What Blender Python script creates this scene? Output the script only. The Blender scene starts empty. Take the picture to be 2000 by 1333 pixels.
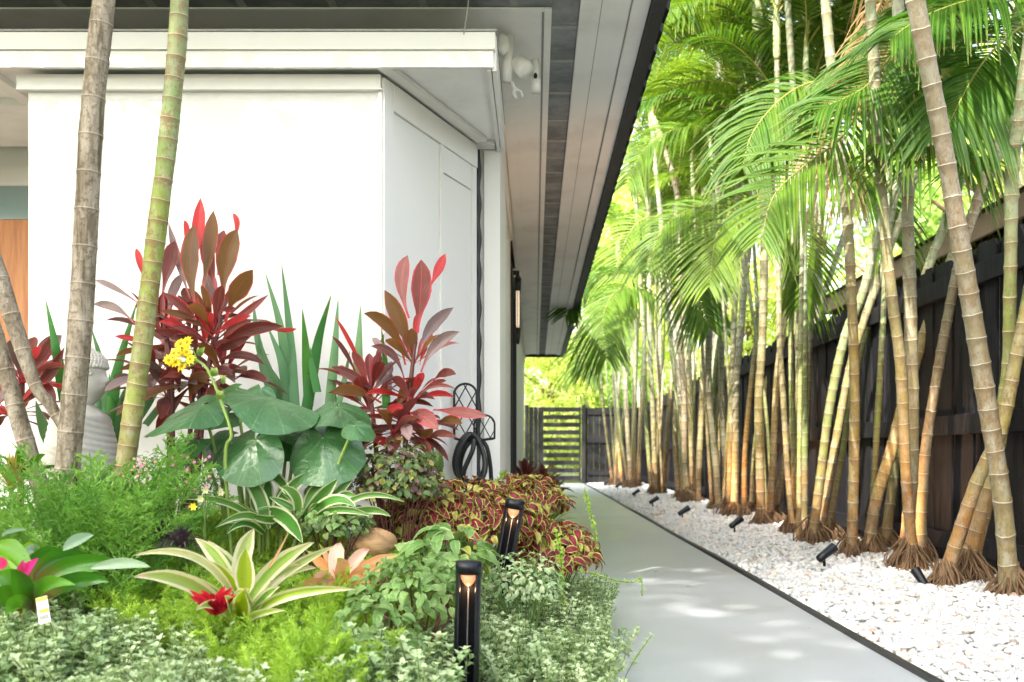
import bpy, math, random
import numpy as np
from mathutils import Vector, Matrix

rng = np.random.default_rng(7)
random.seed(7)
SC = bpy.context.scene
COL = SC.collection

# ------------------------------------------------------------------ camera
F, CX, CY, H = 1944.0, 1045.0, 890.0, 0.66        # focal length and vanishing point read from the photograph (2000 px wide)
cam_d = bpy.data.cameras.new('camera')
cam = bpy.data.objects.new('camera', cam_d)
COL.objects.link(cam)
cam.location = (0, 0, H)
cam.rotation_euler = (math.radians(90), 0, 0)
cam_d.sensor_width = 36
cam_d.lens = F / 2000 * 36
cam_d.shift_x = (1000 - CX) / 2000
cam_d.shift_y = (CY - 666.5) / 2000
cam_d.clip_start = 0.05
cam_d.clip_end = 400
cam_d.dof.use_dof = True
cam_d.dof.focus_distance = 3.5
cam_d.dof.aperture_fstop = 4.5
SC.camera = cam

# ------------------------------------------------------------------ sky, sun, exposure
SUN_EL, SUN_AZ = math.radians(40), math.radians(32)     # from behind the camera, to its left
world = bpy.data.worlds.new('World')
SC.world = world
world.use_nodes = True
wn = world.node_tree
bg = wn.nodes['Background']
sky = wn.nodes.new('ShaderNodeTexSky')
sky.sky_type = 'NISHITA'
sky.sun_disc = False
sky.sun_elevation = SUN_EL
sky.sun_rotation = math.radians(180 + 32)
sky.air_density = 1.0
sky.dust_density = 5.0
sky.ozone_density = 0.4
hsv = wn.nodes.new('ShaderNodeHueSaturation')
hsv.inputs['Saturation'].default_value = 0.5
wn.links.new(sky.outputs[0], hsv.inputs['Color'])
wn.links.new(hsv.outputs[0], bg.inputs[0])
bg.inputs[1].default_value = 0.15
sun_d = bpy.data.lights.new('sun', 'SUN')
sun_d.energy = 2.6
sun_d.angle = math.radians(0.53)
sun_d.color = (1.0, 0.94, 0.84)
sun = bpy.data.objects.new('sun', sun_d)
COL.objects.link(sun)
SUNDIR = Vector((math.sin(SUN_AZ) * math.cos(SUN_EL), math.cos(SUN_AZ) * math.cos(SUN_EL), -math.sin(SUN_EL)))
sun.rotation_euler = SUNDIR.to_track_quat('-Z', 'Y').to_euler()
sun.location = (-4, -6, 9)
SC.view_settings.view_transform = 'Standard'
SC.view_settings.look = 'None'
SC.view_settings.gamma = 1.0
SC.view_settings.exposure = 2.5
SC.cycles.use_denoising = True
SC.cycles.max_bounces = 7
SC.cycles.diffuse_bounces = 4
SC.cycles.transmission_bounces = 4
SC.cycles.sample_clamp_indirect = 6

# ------------------------------------------------------------------ helpers
def P(px, py, D):
    return np.array(((px - CX) * D / F, D, H - (py - CY) * D / F))

def nrm(a):
    a = np.asarray(a, float)
    n = np.linalg.norm(a, axis=-1, keepdims=True)
    return a / np.maximum(n, 1e-9)

class MB:
    def __init__(s):
        s.v, s.a, s.f, s.n = [], [], [], 0
    def add(s, v, f, a=None, mat=0):
        v = np.asarray(v, float).reshape(-1, 3)
        f = np.asarray(f, np.int64)
        if a is None:
            a = np.zeros_like(v)
        s.v.append(v); s.a.append(np.asarray(a, float).reshape(-1, 3))
        s.f.append((f + s.n, mat)); s.n += len(v)
    def tmpl(s):
        return np.concatenate(s.v), list(s.f), np.concatenate(s.a)
    def build(s, name, mats, parent=None, smooth=True):
        me = bpy.data.meshes.new(name)
        V = np.concatenate(s.v); A = np.concatenate(s.a)
        me.vertices.add(len(V)); me.vertices.foreach_set('co', V.ravel())
        tot = sum(f.size for f, m in s.f); nf = sum(len(f) for f, m in s.f)
        me.loops.add(tot); me.polygons.add(nf)
        me.loops.foreach_set('vertex_index', np.concatenate([f.ravel() for f, m in s.f]))
        lt = np.concatenate([np.full(len(f), f.shape[1]) for f, m in s.f])
        ls = np.concatenate([[0], np.cumsum(lt)[:-1]])
        me.polygons.foreach_set('loop_start', ls)
        me.polygons.foreach_set('loop_total', lt)
        me.polygons.foreach_set('material_index', np.concatenate([np.full(len(f), m) for f, m in s.f]))
        me.polygons.foreach_set('use_smooth', np.full(nf, smooth))
        at = me.attributes.new('lf', 'FLOAT_VECTOR', 'POINT')
        at.data.foreach_set('vector', A.ravel())
        if not isinstance(mats, (list, tuple)):
            mats = [mats]
        for m in mats:
            me.materials.append(m)
        me.update(calc_edges=True)
        me.validate()
        o = bpy.data.objects.new(name, me)
        COL.objects.link(o)
        if parent is not None:
            o.parent = parent
            o.matrix_parent_inverse = parent.matrix_world.inverted() if False else Matrix.Translation(-Vector(parent.location))
        return o

def tag(o, label, cat=None, group=None, kind=None):
    if label: o['label'] = label
    if cat: o['category'] = cat
    if group: o['group'] = group
    if kind: o['kind'] = kind
    return o

def thing(name, label, cat, loc=(0, 0, 0), group=None):
    o = bpy.data.objects.new(name, None)
    o.empty_display_size = 0.05
    COL.objects.link(o)
    o.location = Vector([float(c) for c in loc])
    return tag(o, label, cat, group)

def scatter(mb, tm, pos, R, scale, rnd=None, mat=None):
    """place template tm at pos (n,3) with rotations R (n,3,3) and scale (n,) or (n,3)"""
    V, FS, A = tm
    n = len(pos)
    if n == 0: return
    scale = np.asarray(scale, float)
    if scale.ndim == 1: scale = scale[:, None]
    W = np.einsum('nij,nmj->nmi', R, V[None] * scale[:, None, :]) + pos[:, None, :]
    AA = np.repeat(A[None], n, 0).copy()
    if rnd is not None:
        AA[:, :, 2] = np.clip(AA[:, :, 2] * .35 + rnd[:, None] * .65, 0, 1)
    m = len(V)
    off = (np.arange(n) * m)
    base = mb.n
    mb.v.append(W.reshape(-1, 3)); mb.a.append(AA.reshape(-1, 3))
    for f, mi in FS:
        ff = (f[None] + off[:, None, None]).reshape(-1, f.shape[1]) + base
        mb.f.append((ff, mi if mat is None else mat))
    mb.n += n * m

def rotz_tilt(n, tilt=0.3):
    a = rng.uniform(0, 2 * np.pi, n); b = rng.uniform(0, 2 * np.pi, n); t = rng.normal(0, tilt, n)
    return Rz(b) @ Rx(t) @ Rz(a)

def Rz(a):
    a = np.asarray(a, float); R = np.zeros((len(a), 3, 3)); c, s = np.cos(a), np.sin(a)
    R[:, 0, 0] = c; R[:, 0, 1] = -s; R[:, 1, 0] = s; R[:, 1, 1] = c; R[:, 2, 2] = 1
    return R
def Rx(a):
    a = np.asarray(a, float); R = np.zeros((len(a), 3, 3)); c, s = np.cos(a), np.sin(a)
    R[:, 1, 1] = c; R[:, 1, 2] = -s; R[:, 2, 1] = s; R[:, 2, 2] = c; R[:, 0, 0] = 1
    return R

def frames(xdir, zdir):
    """rotation matrices whose x axis is xdir and z axis about zdir"""
    x = nrm(xdir); z = nrm(zdir - (zdir * x).sum(-1, keepdims=True) * x); y = np.cross(z, x)
    return np.stack([x, y, z], -1)

def bez(p0, pm, p2, n):
    p0, pm, p2 = map(lambda q: np.asarray(q, float), (p0, pm, p2))
    c = 2 * pm - .5 * (p0 + p2)
    t = np.linspace(0, 1, n)[:, None]
    return (1 - t) ** 2 * p0 + 2 * t * (1 - t) * c + t * t * p2

PROF = {
    'lance': lambda t: np.sin(np.pi * np.clip(t, 0, 1) ** .9) ** .75,
    'cord': lambda t: np.interp(t, [0, .12, .25, .40, .55, .70, .82, .92, .975, 1], [.17, .16, .36, .78, 1, .97, .78, .42, .13, .02]),
    'blade': lambda t: np.minimum(1, (1 - t) * 2.1) ** .8 * (.82 + .18 * np.sin(np.pi * t)),
    'brom': lambda t: (.75 + .35 * np.sin(np.pi * np.clip(t, 0, 1) ** .8)) * np.minimum(1, (1 - t) * 3.2) ** .6,
    'ovate': lambda t: np.sin(np.pi * np.clip(t, 0, 1) ** .72) ** .8,
    'needle': lambda t: np.minimum(1, (1 - t) * 1.6 + .12),
}

def strip(mb, pts, side, widths, rnd, fold=.15, nrmv=None, ncol=3, mat=0, wavy=0):
    """a leaf: columns across, rows along pts"""
    n = len(pts)
    cols = np.linspace(-1, 1, ncol)
    if nrmv is None:
        tan = nrm(np.gradient(pts, axis=0)); nrmv = nrm(np.cross(side, tan))
    ph = rng.uniform(0, 6)
    V = []; A = []
    t = np.linspace(0, 1, n)
    for c in cols:
        w = widths[:, None] * .5 * c
        up = nrmv * (np.abs(c) * fold * widths[:, None])
        if wavy:
            up = up + nrmv * (np.sin(t * 17 + ph + (2 if c > 0 else 0)) * abs(c) * wavy)[:, None] * widths[:, None]
        V.append(pts + side * w + up)
        A.append(np.stack([np.full(n, c), t, np.full(n, rnd)], -1))
    V = np.stack(V, 1).reshape(-1, 3); A = np.stack(A, 1).reshape(-1, 3)
    i = np.arange(n - 1)[:, None] * ncol + np.arange(ncol - 1)[None]
    i = i.ravel()
    f = np.stack([i, i + 1, i + 1 + ncol, i + ncol], -1)
    mb.add(V, f, A, mat)

def leaf3(mb, p0, pm, p2, w, rnd=None, prof='lance', roll=0., n=10, fold=.15, ncol=3, mat=0, face=None, wavy=0):
    pts = bez(p0, pm, p2, n)
    tan = nrm(np.gradient(pts, axis=0))
    view = nrm(pts - np.array([0, 0, H])) if face is None else np.repeat(-nrm(np.asarray(face, float))[None], n, 0)
    side = nrm(np.cross(tan, view) + 1e-6)
    nv = nrm(np.cross(side, tan))
    r = roll
    side, nv = side * math.cos(r) + nv * math.sin(r), nv * math.cos(r) - side * math.sin(r)
    if (nv * view).sum() > 0: nv2 = -nv
    else: nv2 = nv
    t = np.linspace(0, 1, n)
    wd = w * PROF[prof](t); wd[-1] = max(wd[-1], w * .02)
    strip(mb, pts, side, wd, random.random() if rnd is None else rnd, fold, nv2, ncol, mat, wavy)

def tube(mb, pts, rad, seg=10, ring=1.0, rnd=0., mat=0, cap=True, yc=None):
    pts = np.asarray(pts, float); n = len(pts)
    rad = np.broadcast_to(np.asarray(rad, float), (n,))
    tan = nrm(np.gradient(pts, axis=0))
    ref = np.array([1., 0, 0]) if abs(tan[0][0]) < .8 else np.array([0, 1., 0])
    U = []
    u = nrm(ref - (ref @ tan[0]) * tan[0])
    for i in range(n):
        u = nrm(u - (u @ tan[i]) * tan[i]); U.append(u)
    U = np.array(U); W = np.cross(tan, U)
    a = np.linspace(0, 2 * np.pi, seg, endpoint=False)
    V = pts[:, None] + rad[:, None, None] * (np.cos(a)[None, :, None] * U[:, None] + np.sin(a)[None, :, None] * W[:, None])
    L = np.concatenate([[0], np.cumsum(np.linalg.norm(np.diff(pts, axis=0), axis=1))])
    if yc is not None: L = yc * ring
    A = np.zeros((n, seg, 3)); A[:, :, 0] = (a / (2 * np.pi))[None]; A[:, :, 1] = (L / ring)[:, None]; A[:, :, 2] = rnd
    i = np.arange(n - 1)[:, None] * seg; j = np.arange(seg)[None]; k = (j + 1) % seg
    f = np.stack([(i + j), (i + k), (i + seg + k), (i + seg + j)], -1).reshape(-1, 4)
    mb.add(V.reshape(-1, 3), f, A.reshape(-1, 3), mat)
    if cap:
        e = (n - 1) * seg
        mb.f.append((np.array([[mb.n - n * seg + e + q for q in range(seg)]]), mat))
        mb.f.append((np.array([[mb.n - n * seg + q for q in range(seg)][::-1]]), mat))

def box(mb, x0, x1, y0, y1, z0, z1, mat=0):
    v = [(x0, y0, z0), (x1, y0, z0), (x1, y1, z0), (x0, y1, z0), (x0, y0, z1), (x1, y0, z1), (x1, y1, z1), (x0, y1, z1)]
    f = [(0, 3, 2, 1), (4, 5, 6, 7), (0, 1, 5, 4), (1, 2, 6, 5), (2, 3, 7, 6), (3, 0, 4, 7)]
    mb.add(v, f, None, mat)

def prism(mb, poly, z0, z1, mat=0):
    n = len(poly)
    v = [(x, y, z0) for x, y in poly] + [(x, y, z1) for x, y in poly]
    mb.add(v, [[i, (i + 1) % n, n + (i + 1) % n, n + i] for i in range(n)], None, mat)
    b = mb.n - 2 * n
    mb.f.append((np.array([[b + n + i for i in range(n)]]), mat))
    mb.f.append((np.array([[b + i for i in range(n)][::-1]]), mat))

def bevel(o, w=.006, seg=2):
    m = o.modifiers.new('bevel', 'BEVEL'); m.width = w; m.segments = seg; m.limit_method = 'ANGLE'
    return o

def spline(pts, n):
    """Catmull-Rom through pts"""
    p = np.asarray(pts, float)
    p = np.concatenate([[2 * p[0] - p[1]], p, [2 * p[-1] - p[-2]]])
    out = []
    m = len(p) - 3
    for q in np.linspace(0, m - 1e-6, n):
        i = int(q); t = q - i
        a, b, c, d = p[i], p[i + 1], p[i + 2], p[i + 3]
        out.append(.5 * ((2 * b) + (-a + c) * t + (2 * a - 5 * b + 4 * c - d) * t * t + (-a + 3 * b - 3 * c + d) * t ** 3))
    return np.array(out)

# ------------------------------------------------------------------ materials
class NT:
    def __init__(s, name):
        s.m = bpy.data.materials.new(name); s.m.use_nodes = True
        s.t = s.m.node_tree; s.b = s.t.nodes['Principled BSDF']; s.out = s.t.nodes['Material Output']
    def n(s, k, **kw):
        x = s.t.nodes.new(k)
        for a, b in kw.items(): setattr(x, a, b)
        return x
    def l(s, a, b): s.t.links.new(a, b)
    def mix(s, fac, a, b, mode='MIX'):
        x = s.n('ShaderNodeMix', data_type='RGBA', blend_type=mode)
        for idx, val in ((0, fac), (6, a), (7, b)):
            if isinstance(val, (int, float)): x.inputs[idx].default_value = val
            elif isinstance(val, (tuple, list)): x.inputs[idx].default_value = (*val[:3], 1)
            else: s.l(val, x.inputs[idx])
        return x.outputs[2]
    def mr(s, v, a, b, c=0., d=1., smooth=True):
        x = s.n('ShaderNodeMapRange', interpolation_type='SMOOTHSTEP' if smooth else 'LINEAR')
        s.l(v, x.inputs[0])
        for i, q in zip((1, 2, 3, 4), (a, b, c, d)): x.inputs[i].default_value = q
        return x.outputs[0]
    def math(s, op, a, b=0.):
        x = s.n('ShaderNodeMath', operation=op)
        for i, q in enumerate((a, b)):
            if isinstance(q, (int, float)): x.inputs[i].default_value = q
            else: s.l(q, x.inputs[i])
        return x.outputs[0]
    def noise(s, scale, detail=4, rough=.55, vec=None, stretch=None):
        x = s.n('ShaderNodeTexNoise'); x.inputs['Scale'].default_value = scale; x.inputs['Detail'].default_value = detail; x.inputs['Roughness'].default_value = rough
        tc = s.n('ShaderNodeTexCoord')
        src = tc.outputs['Object'] if vec is None else vec
        if stretch:
            mp = s.n('ShaderNodeMapping'); mp.inputs['Scale'].default_value = stretch; s.l(src, mp.inputs[0]); src = mp.outputs[0]
        s.l(src, x.inputs['Vector'])
        return x.outputs[0]
    def bump(s, h, strength=.3, dist=.01):
        x = s.n('ShaderNodeBump'); x.inputs['Strength'].default_value = strength; x.inputs['Distance'].default_value = dist
        s.l(h, x.inputs['Height']); s.l(x.outputs[0], s.b.inputs['Normal']); return x.outputs[0]
    def set(s, col=None, rough=None, metal=None, spec=None):
        if col is not None:
            if isinstance(col, (tuple, list)): s.b.inputs['Base Color'].default_value = (*col[:3], 1)
            else: s.l(col, s.b.inputs['Base Color'])
        if rough is not None:
            if isinstance(rough, (int, float)): s.b.inputs['Roughness'].default_value = rough
            else: s.l(rough, s.b.inputs['Roughness'])
        if metal is not None: s.b.inputs['Metallic'].default_value = metal
        if spec is not None: s.b.inputs['Specular IOR Level'].default_value = spec

def leafmat(name, c1, c2, edge=None, ew=.7, mid=None, midw=.1, tip=None, tipat=.8, base=None, baseat=.3, trans=.3, rough=.42, vein=0, mottle=.25, spec=.4, tcol=None, blotch=None, stripes=None, edgesoft=.07, bumpn=0):
    N = NT(name)
    at = N.n('ShaderNodeAttribute', attribute_name='lf')
    sx = N.n('ShaderNodeSeparateXYZ'); N.l(at.outputs['Vector'], sx.inputs[0])
    ax = N.math('ABSOLUTE', sx.outputs[0]); y = sx.outputs[1]; r = sx.outputs[2]
    col = N.mix(r, c1, c2)
    nz = N.noise(28, 3)
    if base: col = N.mix(N.mr(y, 0, baseat, 1, 0), col, base)
    if tip: col = N.mix(N.mr(N.math('ADD', y, N.math('MULTIPLY', N.math('SUBTRACT', nz, .5), .3)), tipat, 1.0), col, tip)
    if blotch:
        b = N.noise(70, 5, .7)
        col = N.mix(N.mr(b, .5, .6, 0, .75), col, blotch)
    if stripes:
        q = N.math('SINE', N.math('MULTIPLY', N.math('SUBTRACT', N.math('MULTIPLY', ax, .5), y), 40.))
        col = N.mix(N.mr(q, .0, .6), col, stripes)
    if edge:
        e = N.math('ADD', ax, N.math('MULTIPLY', N.math('SUBTRACT', nz, .5), .25))
        col = N.mix(N.mr(e, ew - edgesoft, ew + edgesoft), col, edge)
    if mid: col = N.mix(N.mr(ax, 0, midw, 1, 0), col, mid)
    col = N.mix(N.mr(N.noise(75, 4, .7), .66, .71, 0, .65), col, (.16, .10, .05))
    if mottle:
        col = N.mix(N.mr(N.noise(9, 4), .3, .7, 0, mottle), col, tuple(c * .45 for c in c1), 'MIX')
    if vein:
        q = N.math('SINE', N.math('MULTIPLY', N.math('SUBTRACT', N.math('MULTIPLY', ax, .35), y), float(vein)))
        N.bump(q, .25, .002)
    if bumpn: N.bump(N.noise(55, 3, .5), bumpn, .004)
    N.set(col, rough, spec=spec)
    tr = N.n('ShaderNodeBsdfTranslucent')
    if tcol: tc = N.mix(.6, col, tcol)
    else: tc = N.mix(1.0, col, (1.0, 1.0, .55), 'MULTIPLY')
    hs = N.n('ShaderNodeHueSaturation'); hs.inputs['Value'].default_value = 1.5; N.l(tc, hs.inputs['Color'])
    N.l(hs.outputs[0], tr.inputs[0])
    ms = N.n('ShaderNodeMixShader'); ms.inputs[0].default_value = trans
    N.l(N.b.outputs[0], ms.inputs[1]); N.l(tr.outputs[0], ms.inputs[2]); N.l(ms.outputs[0], N.out.inputs[0])
    return N.m

def paint(name, col, rough=.5, bumps=.15, scale=60, dirt=.12, dirtcol=None, dscale=1.7, spec=.4):
    N = NT(name)
    d = N.noise(dscale, 6, .6)
    c = N.mix(N.mr(d, .45, .75, 0, dirt), col, dirtcol or tuple(x * .55 for x in col))
    f = N.noise(scale, 5, .6)
    N.set(c, rough, spec=spec); N.bump(f, bumps, .004)
    return N.m

def plain(name, col, rough=.5, metal=0., spec=.5):
    N = NT(name); nz = N.noise(35, 4)
    N.set(N.mix(N.mr(nz, .3, .7, 0, .3), col, tuple(x * .6 for x in col)), rough, metal, spec); return N.m

M = {}
M['white'] = paint('white_stucco', (.70, .695, .68), .6, .6, 45, .16, (.62, .60, .55))
M['trim'] = paint('white_trim_paint', (.76, .75, .725), .42, .06, 30, .10, (.6, .57, .5))
M['soffit'] = paint('soffit_paint', (.84, .835, .82), .5, .08, 25, .3, (.42, .40, .36), 2.5)
N = NT('vent_screen'); v = N.noise(6, 5, .65); N.set(N.mix(N.mr(v, .3, .7), (.13, .14, .15), (.27, .28, .29)), .8); N.bump(N.noise(220, 2), .5, .004); M['vent'] = N.m
M['vent_bar'] = plain('vent_bar', (.34, .34, .33), .8)
M['black'] = paint('black_roof_edge', (.016, .016, .018), .55, .3, 40, .3, (.05, .05, .05))
M['groove'] = plain('joint_grey', (.36, .35, .33), .8)  # plain grey for soffit joints, canopy flashing and the hanging cable
M['orange'] = None
N = NT('cedar_blind'); w = N.noise(7, 6, .6, stretch=(6, 6, .5)); N.set(N.mix(N.mr(w, .25, .75), (.42, .15, .045), (.62, .27, .09)), .5); N.bump(w, .2, .004); M['orange'] = N.m
N = NT('window_glass'); N.set((.22, .32, .32), .08, spec=.8); N.b.inputs['Coat Weight'].default_value = .4; M['glass'] = N.m

N = NT('black_stained_wood')
g = N.noise(9, 7, .62, stretch=(9, 9, .5)); g2 = N.noise(1.6, 4, .6, stretch=(3, 3, .6))
c = N.mix(N.mr(g, .3, .75), (.005, .005, .007), (.021, .020, .024)); c = N.mix(N.mr(g2, .5, .75, 0, .5), c, (.045, .040, .038))
N.set(c, N.mr(g, .2, .8, .5, .8), spec=.2); N.bump(g, .5, .006); M['fence'] = N.m

N = NT('grey_floor_paint')
n1 = N.noise(1.1, 5, .6); n2 = N.noise(90, 4, .7); n3 = N.noise(14, 6, .7)
c = N.mix(N.mr(n1, .3, .7), (.36, .375, .405), (.43, .445, .475)); c = N.mix(N.mr(n3, .62, .72, 0, .35), c, (.25, .26, .27))
c = N.mix(N.mr(N.noise(260, 2, .5), .70, .76, 0, .6), c, (.12, .11, .1))
N.set(c, N.mr(n1, .3, .7, .32, .5), spec=.45); N.bump(n2, .12, .003); M['path'] = N.m

N = NT('white_pebble')
at = N.n('ShaderNodeAttribute', attribute_name='lf'); sx = N.n('ShaderNodeSeparateXYZ'); N.l(at.outputs['Vector'], sx.inputs[0])
cr = N.n('ShaderNodeValToRGB'); N.l(sx.outputs[2], cr.inputs[0])
els = cr.color_ramp.elements
els[0].position = 0; els[0].color = (.60, .60, .60, 1); els[1].position = 1.0; els[1].color = (.30, .26, .23, 1)
for p_, c_ in ((.45, (.60, .60, .61, 1)), (.74, (.42, .43, .45, 1)), (.88, (.76, .70, .62, 1)), (.955, (.62, .52, .44, 1)), (.985, (.45, .30, .24, 1))):
    e = els.new(p_); e.color = c_
N.set(cr.outputs[0], .55, spec=.35); N.bump(N.noise(80, 4), .25, .004); M['pebble'] = N.m
N = NT('pebble_ground')
vo = N.n('ShaderNodeTexVoronoi'); vo.inputs['Scale'].default_value = 34; tc = N.n('ShaderNodeTexCoord'); N.l(tc.outputs['Object'], vo.inputs['Vector'])
c = N.mix(N.mr(vo.outputs['Distance'], .25, .75), (.70, .69, .67), (.26, .24, .22)); N.set(c, .7); N.bump(vo.outputs['Distance'], -.8, .012); M['pebble_ground'] = N.m
N = NT('garden_soil'); s1 = N.noise(22, 7, .7); N.set(N.mix(s1, (.012, .009, .006), (.06, .042, .028)), .9); N.bump(s1, .9, .03); M['soil'] = N.m
N = NT('lawn_earth'); s1 = N.noise(2, 7, .7); N.set(N.mix(s1, (.05, .07, .02), (.10, .12, .04)), .9); M['earth'] = N.m
M['edging'] = paint('black_edging', (.03, .03, .03), .5, .2, 60, .3, (.07, .065, .06))
M['rubber'] = plain('black_rubber', (.012, .012, .013), .42)
M['fin'] = plain('bollard_reflection', (.16, .16, .17), .5)  # lighter grey that stands for a reflection inside the bollard shell
M['iron'] = plain('black_iron', (.015, .015, .016), .45, .4)
M['blackmetal'] = plain('black_bollard_metal', (.018, .020, .026), .33, .6)
M['plastic'] = paint('white_plastic', (.72, .72, .69), .35, .03, 30, .1)
N = NT('rust'); N.set((.2, .1, .05), .7); M['copper'] = N.m

def emis(name, col, st, base=(.8, .6, .4)):
    N = NT(name); N.set(base, .3); N.b.inputs['Emission Color'].default_value = (*col, 1); N.b.inputs['Emission Strength'].default_value = st; return N.m
M['lens'] = emis('warm_lamp_lens', (1., .42, .18), .17, (.35, .2, .12))
M['lantern'] = emis('lantern_glass', (1., .8, .6), .12)

# --- bark of the palms: ringed canes
def canemat(name, low, mid_, high, ringcol, scurf=.5, rustf=.3):
    N = NT(name)
    at = N.n('ShaderNodeAttribute', attribute_name='lf'); sx = N.n('ShaderNodeSeparateXYZ'); N.l(at.outputs['Vector'], sx.inputs[0])
    fr = N.math('FRACT', N.math('ADD', sx.outputs[1], N.math('MULTIPLY', N.math('SUBTRACT', N.noise(11, 3), .5), .22)))
    ge = N.n('ShaderNodeNewGeometry'); gz = N.n('ShaderNodeSeparateXYZ'); N.l(ge.outputs['Position'], gz.inputs[0])
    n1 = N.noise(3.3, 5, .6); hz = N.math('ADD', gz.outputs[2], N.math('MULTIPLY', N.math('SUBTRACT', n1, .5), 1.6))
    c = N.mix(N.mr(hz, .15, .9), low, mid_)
    c = N.mix(N.mr(hz, 1.1, 2.4), c, high)
    n3 = N.noise(16, 6, .7, stretch=(1.5, 1.5, .6))
    c = N.mix(N.mr(n3, .44, .60, 0, scurf), c, (.46, .43, .37))
    n4 = N.noise(26, 6, .75)
    n6 = N.noise(45, 5, .75, stretch=(1.6, 1.6, .5)); c = N.mix(N.mr(n4, .50, .60, 0, min(1, rustf * 1.8)), c, (.20, .10, .05)); c = N.mix(N.mr(n6, .54, .62, 0, .55), c, (.13, .09, .055))
    c = N.mix(N.mr(N.noise(2.3, 3), .4, .7, 0, .45), c, (.24, .22, .13))
    below = N.mr(fr, .62, 1.0, 0, .55); c = N.mix(below, c, (.20, .13, .07))
    ring = N.mr(fr, .0, .06, .85, 0); c = N.mix(ring, c, ringcol)
    c = N.mix(N.mr(fr, .965, 1., 0, .8), c, (.10, .065, .04))
    c = N.mix(1., c, N.mix(sx.outputs[2], (.78, .82, .80), (1.05, 1.0, .92)), 'MULTIPLY')
    N.set(c, .55, spec=.3); N.bump(N.math('ADD', n4, N.mr(fr, 0, .05, .6, 0)), .5, .005)
    return N.m
M['cane'] = canemat('palm_cane_bark', (.37, .17, .055), (.33, .27, .09), (.30, .34, .22), (.55, .48, .38))  # brown foot warmed further, adding the spotlights' orange glow to the bark
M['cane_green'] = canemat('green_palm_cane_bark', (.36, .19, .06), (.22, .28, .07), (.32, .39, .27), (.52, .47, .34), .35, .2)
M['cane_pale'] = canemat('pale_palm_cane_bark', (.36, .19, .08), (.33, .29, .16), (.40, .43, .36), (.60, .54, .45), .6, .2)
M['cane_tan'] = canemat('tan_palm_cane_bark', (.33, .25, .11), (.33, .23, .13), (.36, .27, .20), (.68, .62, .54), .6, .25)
M['sheath'] = canemat('crownshaft_green', (.25, .34, .12), (.28, .38, .14), (.36, .45, .24), (.45, .45, .25), .2, .1)
M['root'] = plain('fibrous_root', (.17, .105, .06), .85, 0, .2)
M['rootdark'] = plain('dark_root_core', (.07, .045, .03), .9, 0, .2)
N = NT('grey_tree_bark')
n1 = N.noise(9, 7, .7, stretch=(3, 3, .7)); n2 = N.noise(2.2, 6, .7, stretch=(12, 12, 1.3)); n5 = N.noise(60, 4, .7)
at = N.n('ShaderNodeAttribute', attribute_name='lf'); sx = N.n('ShaderNodeSeparateXYZ'); N.l(at.outputs['Vector'], sx.inputs[0]); fr = N.math('FRACT', sx.outputs[1])
c = N.mix(N.mr(n1, .35, .65), (.20, .155, .11), (.42, .36, .29)); c = N.mix(N.mr(n2, .50, .62, 0, .8), c, (.09, .07, .04)); c = N.mix(N.mr(n5, .50, .62, 0, .6), c, (.10, .08, .05))
c = N.mix(N.mr(fr, 0, .05, .55, 0), c, (.58, .5, .42)); c = N.mix(N.mr(fr, .93, 1, 0, .5), c, (.14, .1, .07))
N.set(c, .75, spec=.25); N.bump(N.math('ADD', n1, n5), .9, .010); M['bark'] = N.m
M['bark_green'] = canemat('green_ringed_bark', (.31, .24, .15), (.22, .28, .05), (.20, .31, .14), (.46, .34, .26), .35, .4)
M['bark_tree'] = plain('brown_tree_bark', (.16, .11, .07), .85, 0, .2)

# --- foliage
M['frond'] = leafmat('palm_frond_green', (.035, .115, .008), (.17, .27, .016), mid=(.24, .30, .07), midw=.14, tip=(.22, .22, .07), tipat=.85, trans=.38, rough=.5, mottle=.35, spec=.3)
M['frond_dry'] = leafmat('dry_palm_frond', (.30, .17, .07), (.46, .34, .18), trans=.25, rough=.7)
M['rachis'] = leafmat('palm_rachis', (.16, .21, .04), (.32, .28, .06), trans=.05, rough=.45, mottle=0)
M['tree_lime'] = leafmat('lime_tree_leaf', (.36, .48, .10), (.66, .70, .26), trans=.5, rough=.5, mottle=0)
M['tree_green'] = leafmat('green_tree_leaf', (.16, .32, .06), (.36, .50, .14), trans=.45, rough=.5, mottle=0)
M['cord_olive'] = leafmat('bronze_cordyline_leaf', (.10, .06, .022), (.155, .09, .03), edge=(.50, .05, .06), ew=.88, mid=(.30, .07, .05), midw=.05, base=(.60, .07, .10), baseat=.2, trans=.3, rough=.32, vein=70, mottle=.2, tcol=(.4, .16, .04))
M['cord_dark'] = leafmat('maroon_cordyline_leaf', (.045, .020, .018), (.11, .045, .035), edge=(.42, .04, .06), ew=.9, mid=(.35, .04, .07), midw=.06, base=(.42, .035, .07), baseat=.2, trans=.25, rough=.3, vein=70, mottle=.2, tcol=(.4, .05, .03))
M['cord_red'] = leafmat('red_cordyline_leaf', (.36, .018, .025), (.48, .04, .05), mid=(.55, .12, .10), midw=.06, trans=.35, rough=.32, vein=70, mottle=.15, tcol=(.9, .10, .08))
M['cord_grey'] = leafmat('greyish_purple_cordyline_leaf', (.17, .12, .125), (.30, .22, .22), edge=(.22, .05, .06), ew=.9, mid=(.30, .08, .09), midw=.06, base=(.55, .08, .12), baseat=.3, trans=.15, rough=.3, vein=60, mottle=.35)
M['cord_pink'] = leafmat('rosy_cordyline_leaf', (.21, .06, .06), (.30, .12, .11), edge=(.60, .06, .10), ew=.85, mid=(.6, .10, .12), midw=.07, base=(.65, .08, .12), baseat=.3, trans=.25, rough=.3, vein=60, mottle=.3)
M['iris'] = leafmat('iris_blade', (.05, .19, .05), (.08, .26, .05), tip=(.14, .27, .07), trans=.25, rough=.5, spec=.25, mottle=.2)
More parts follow.
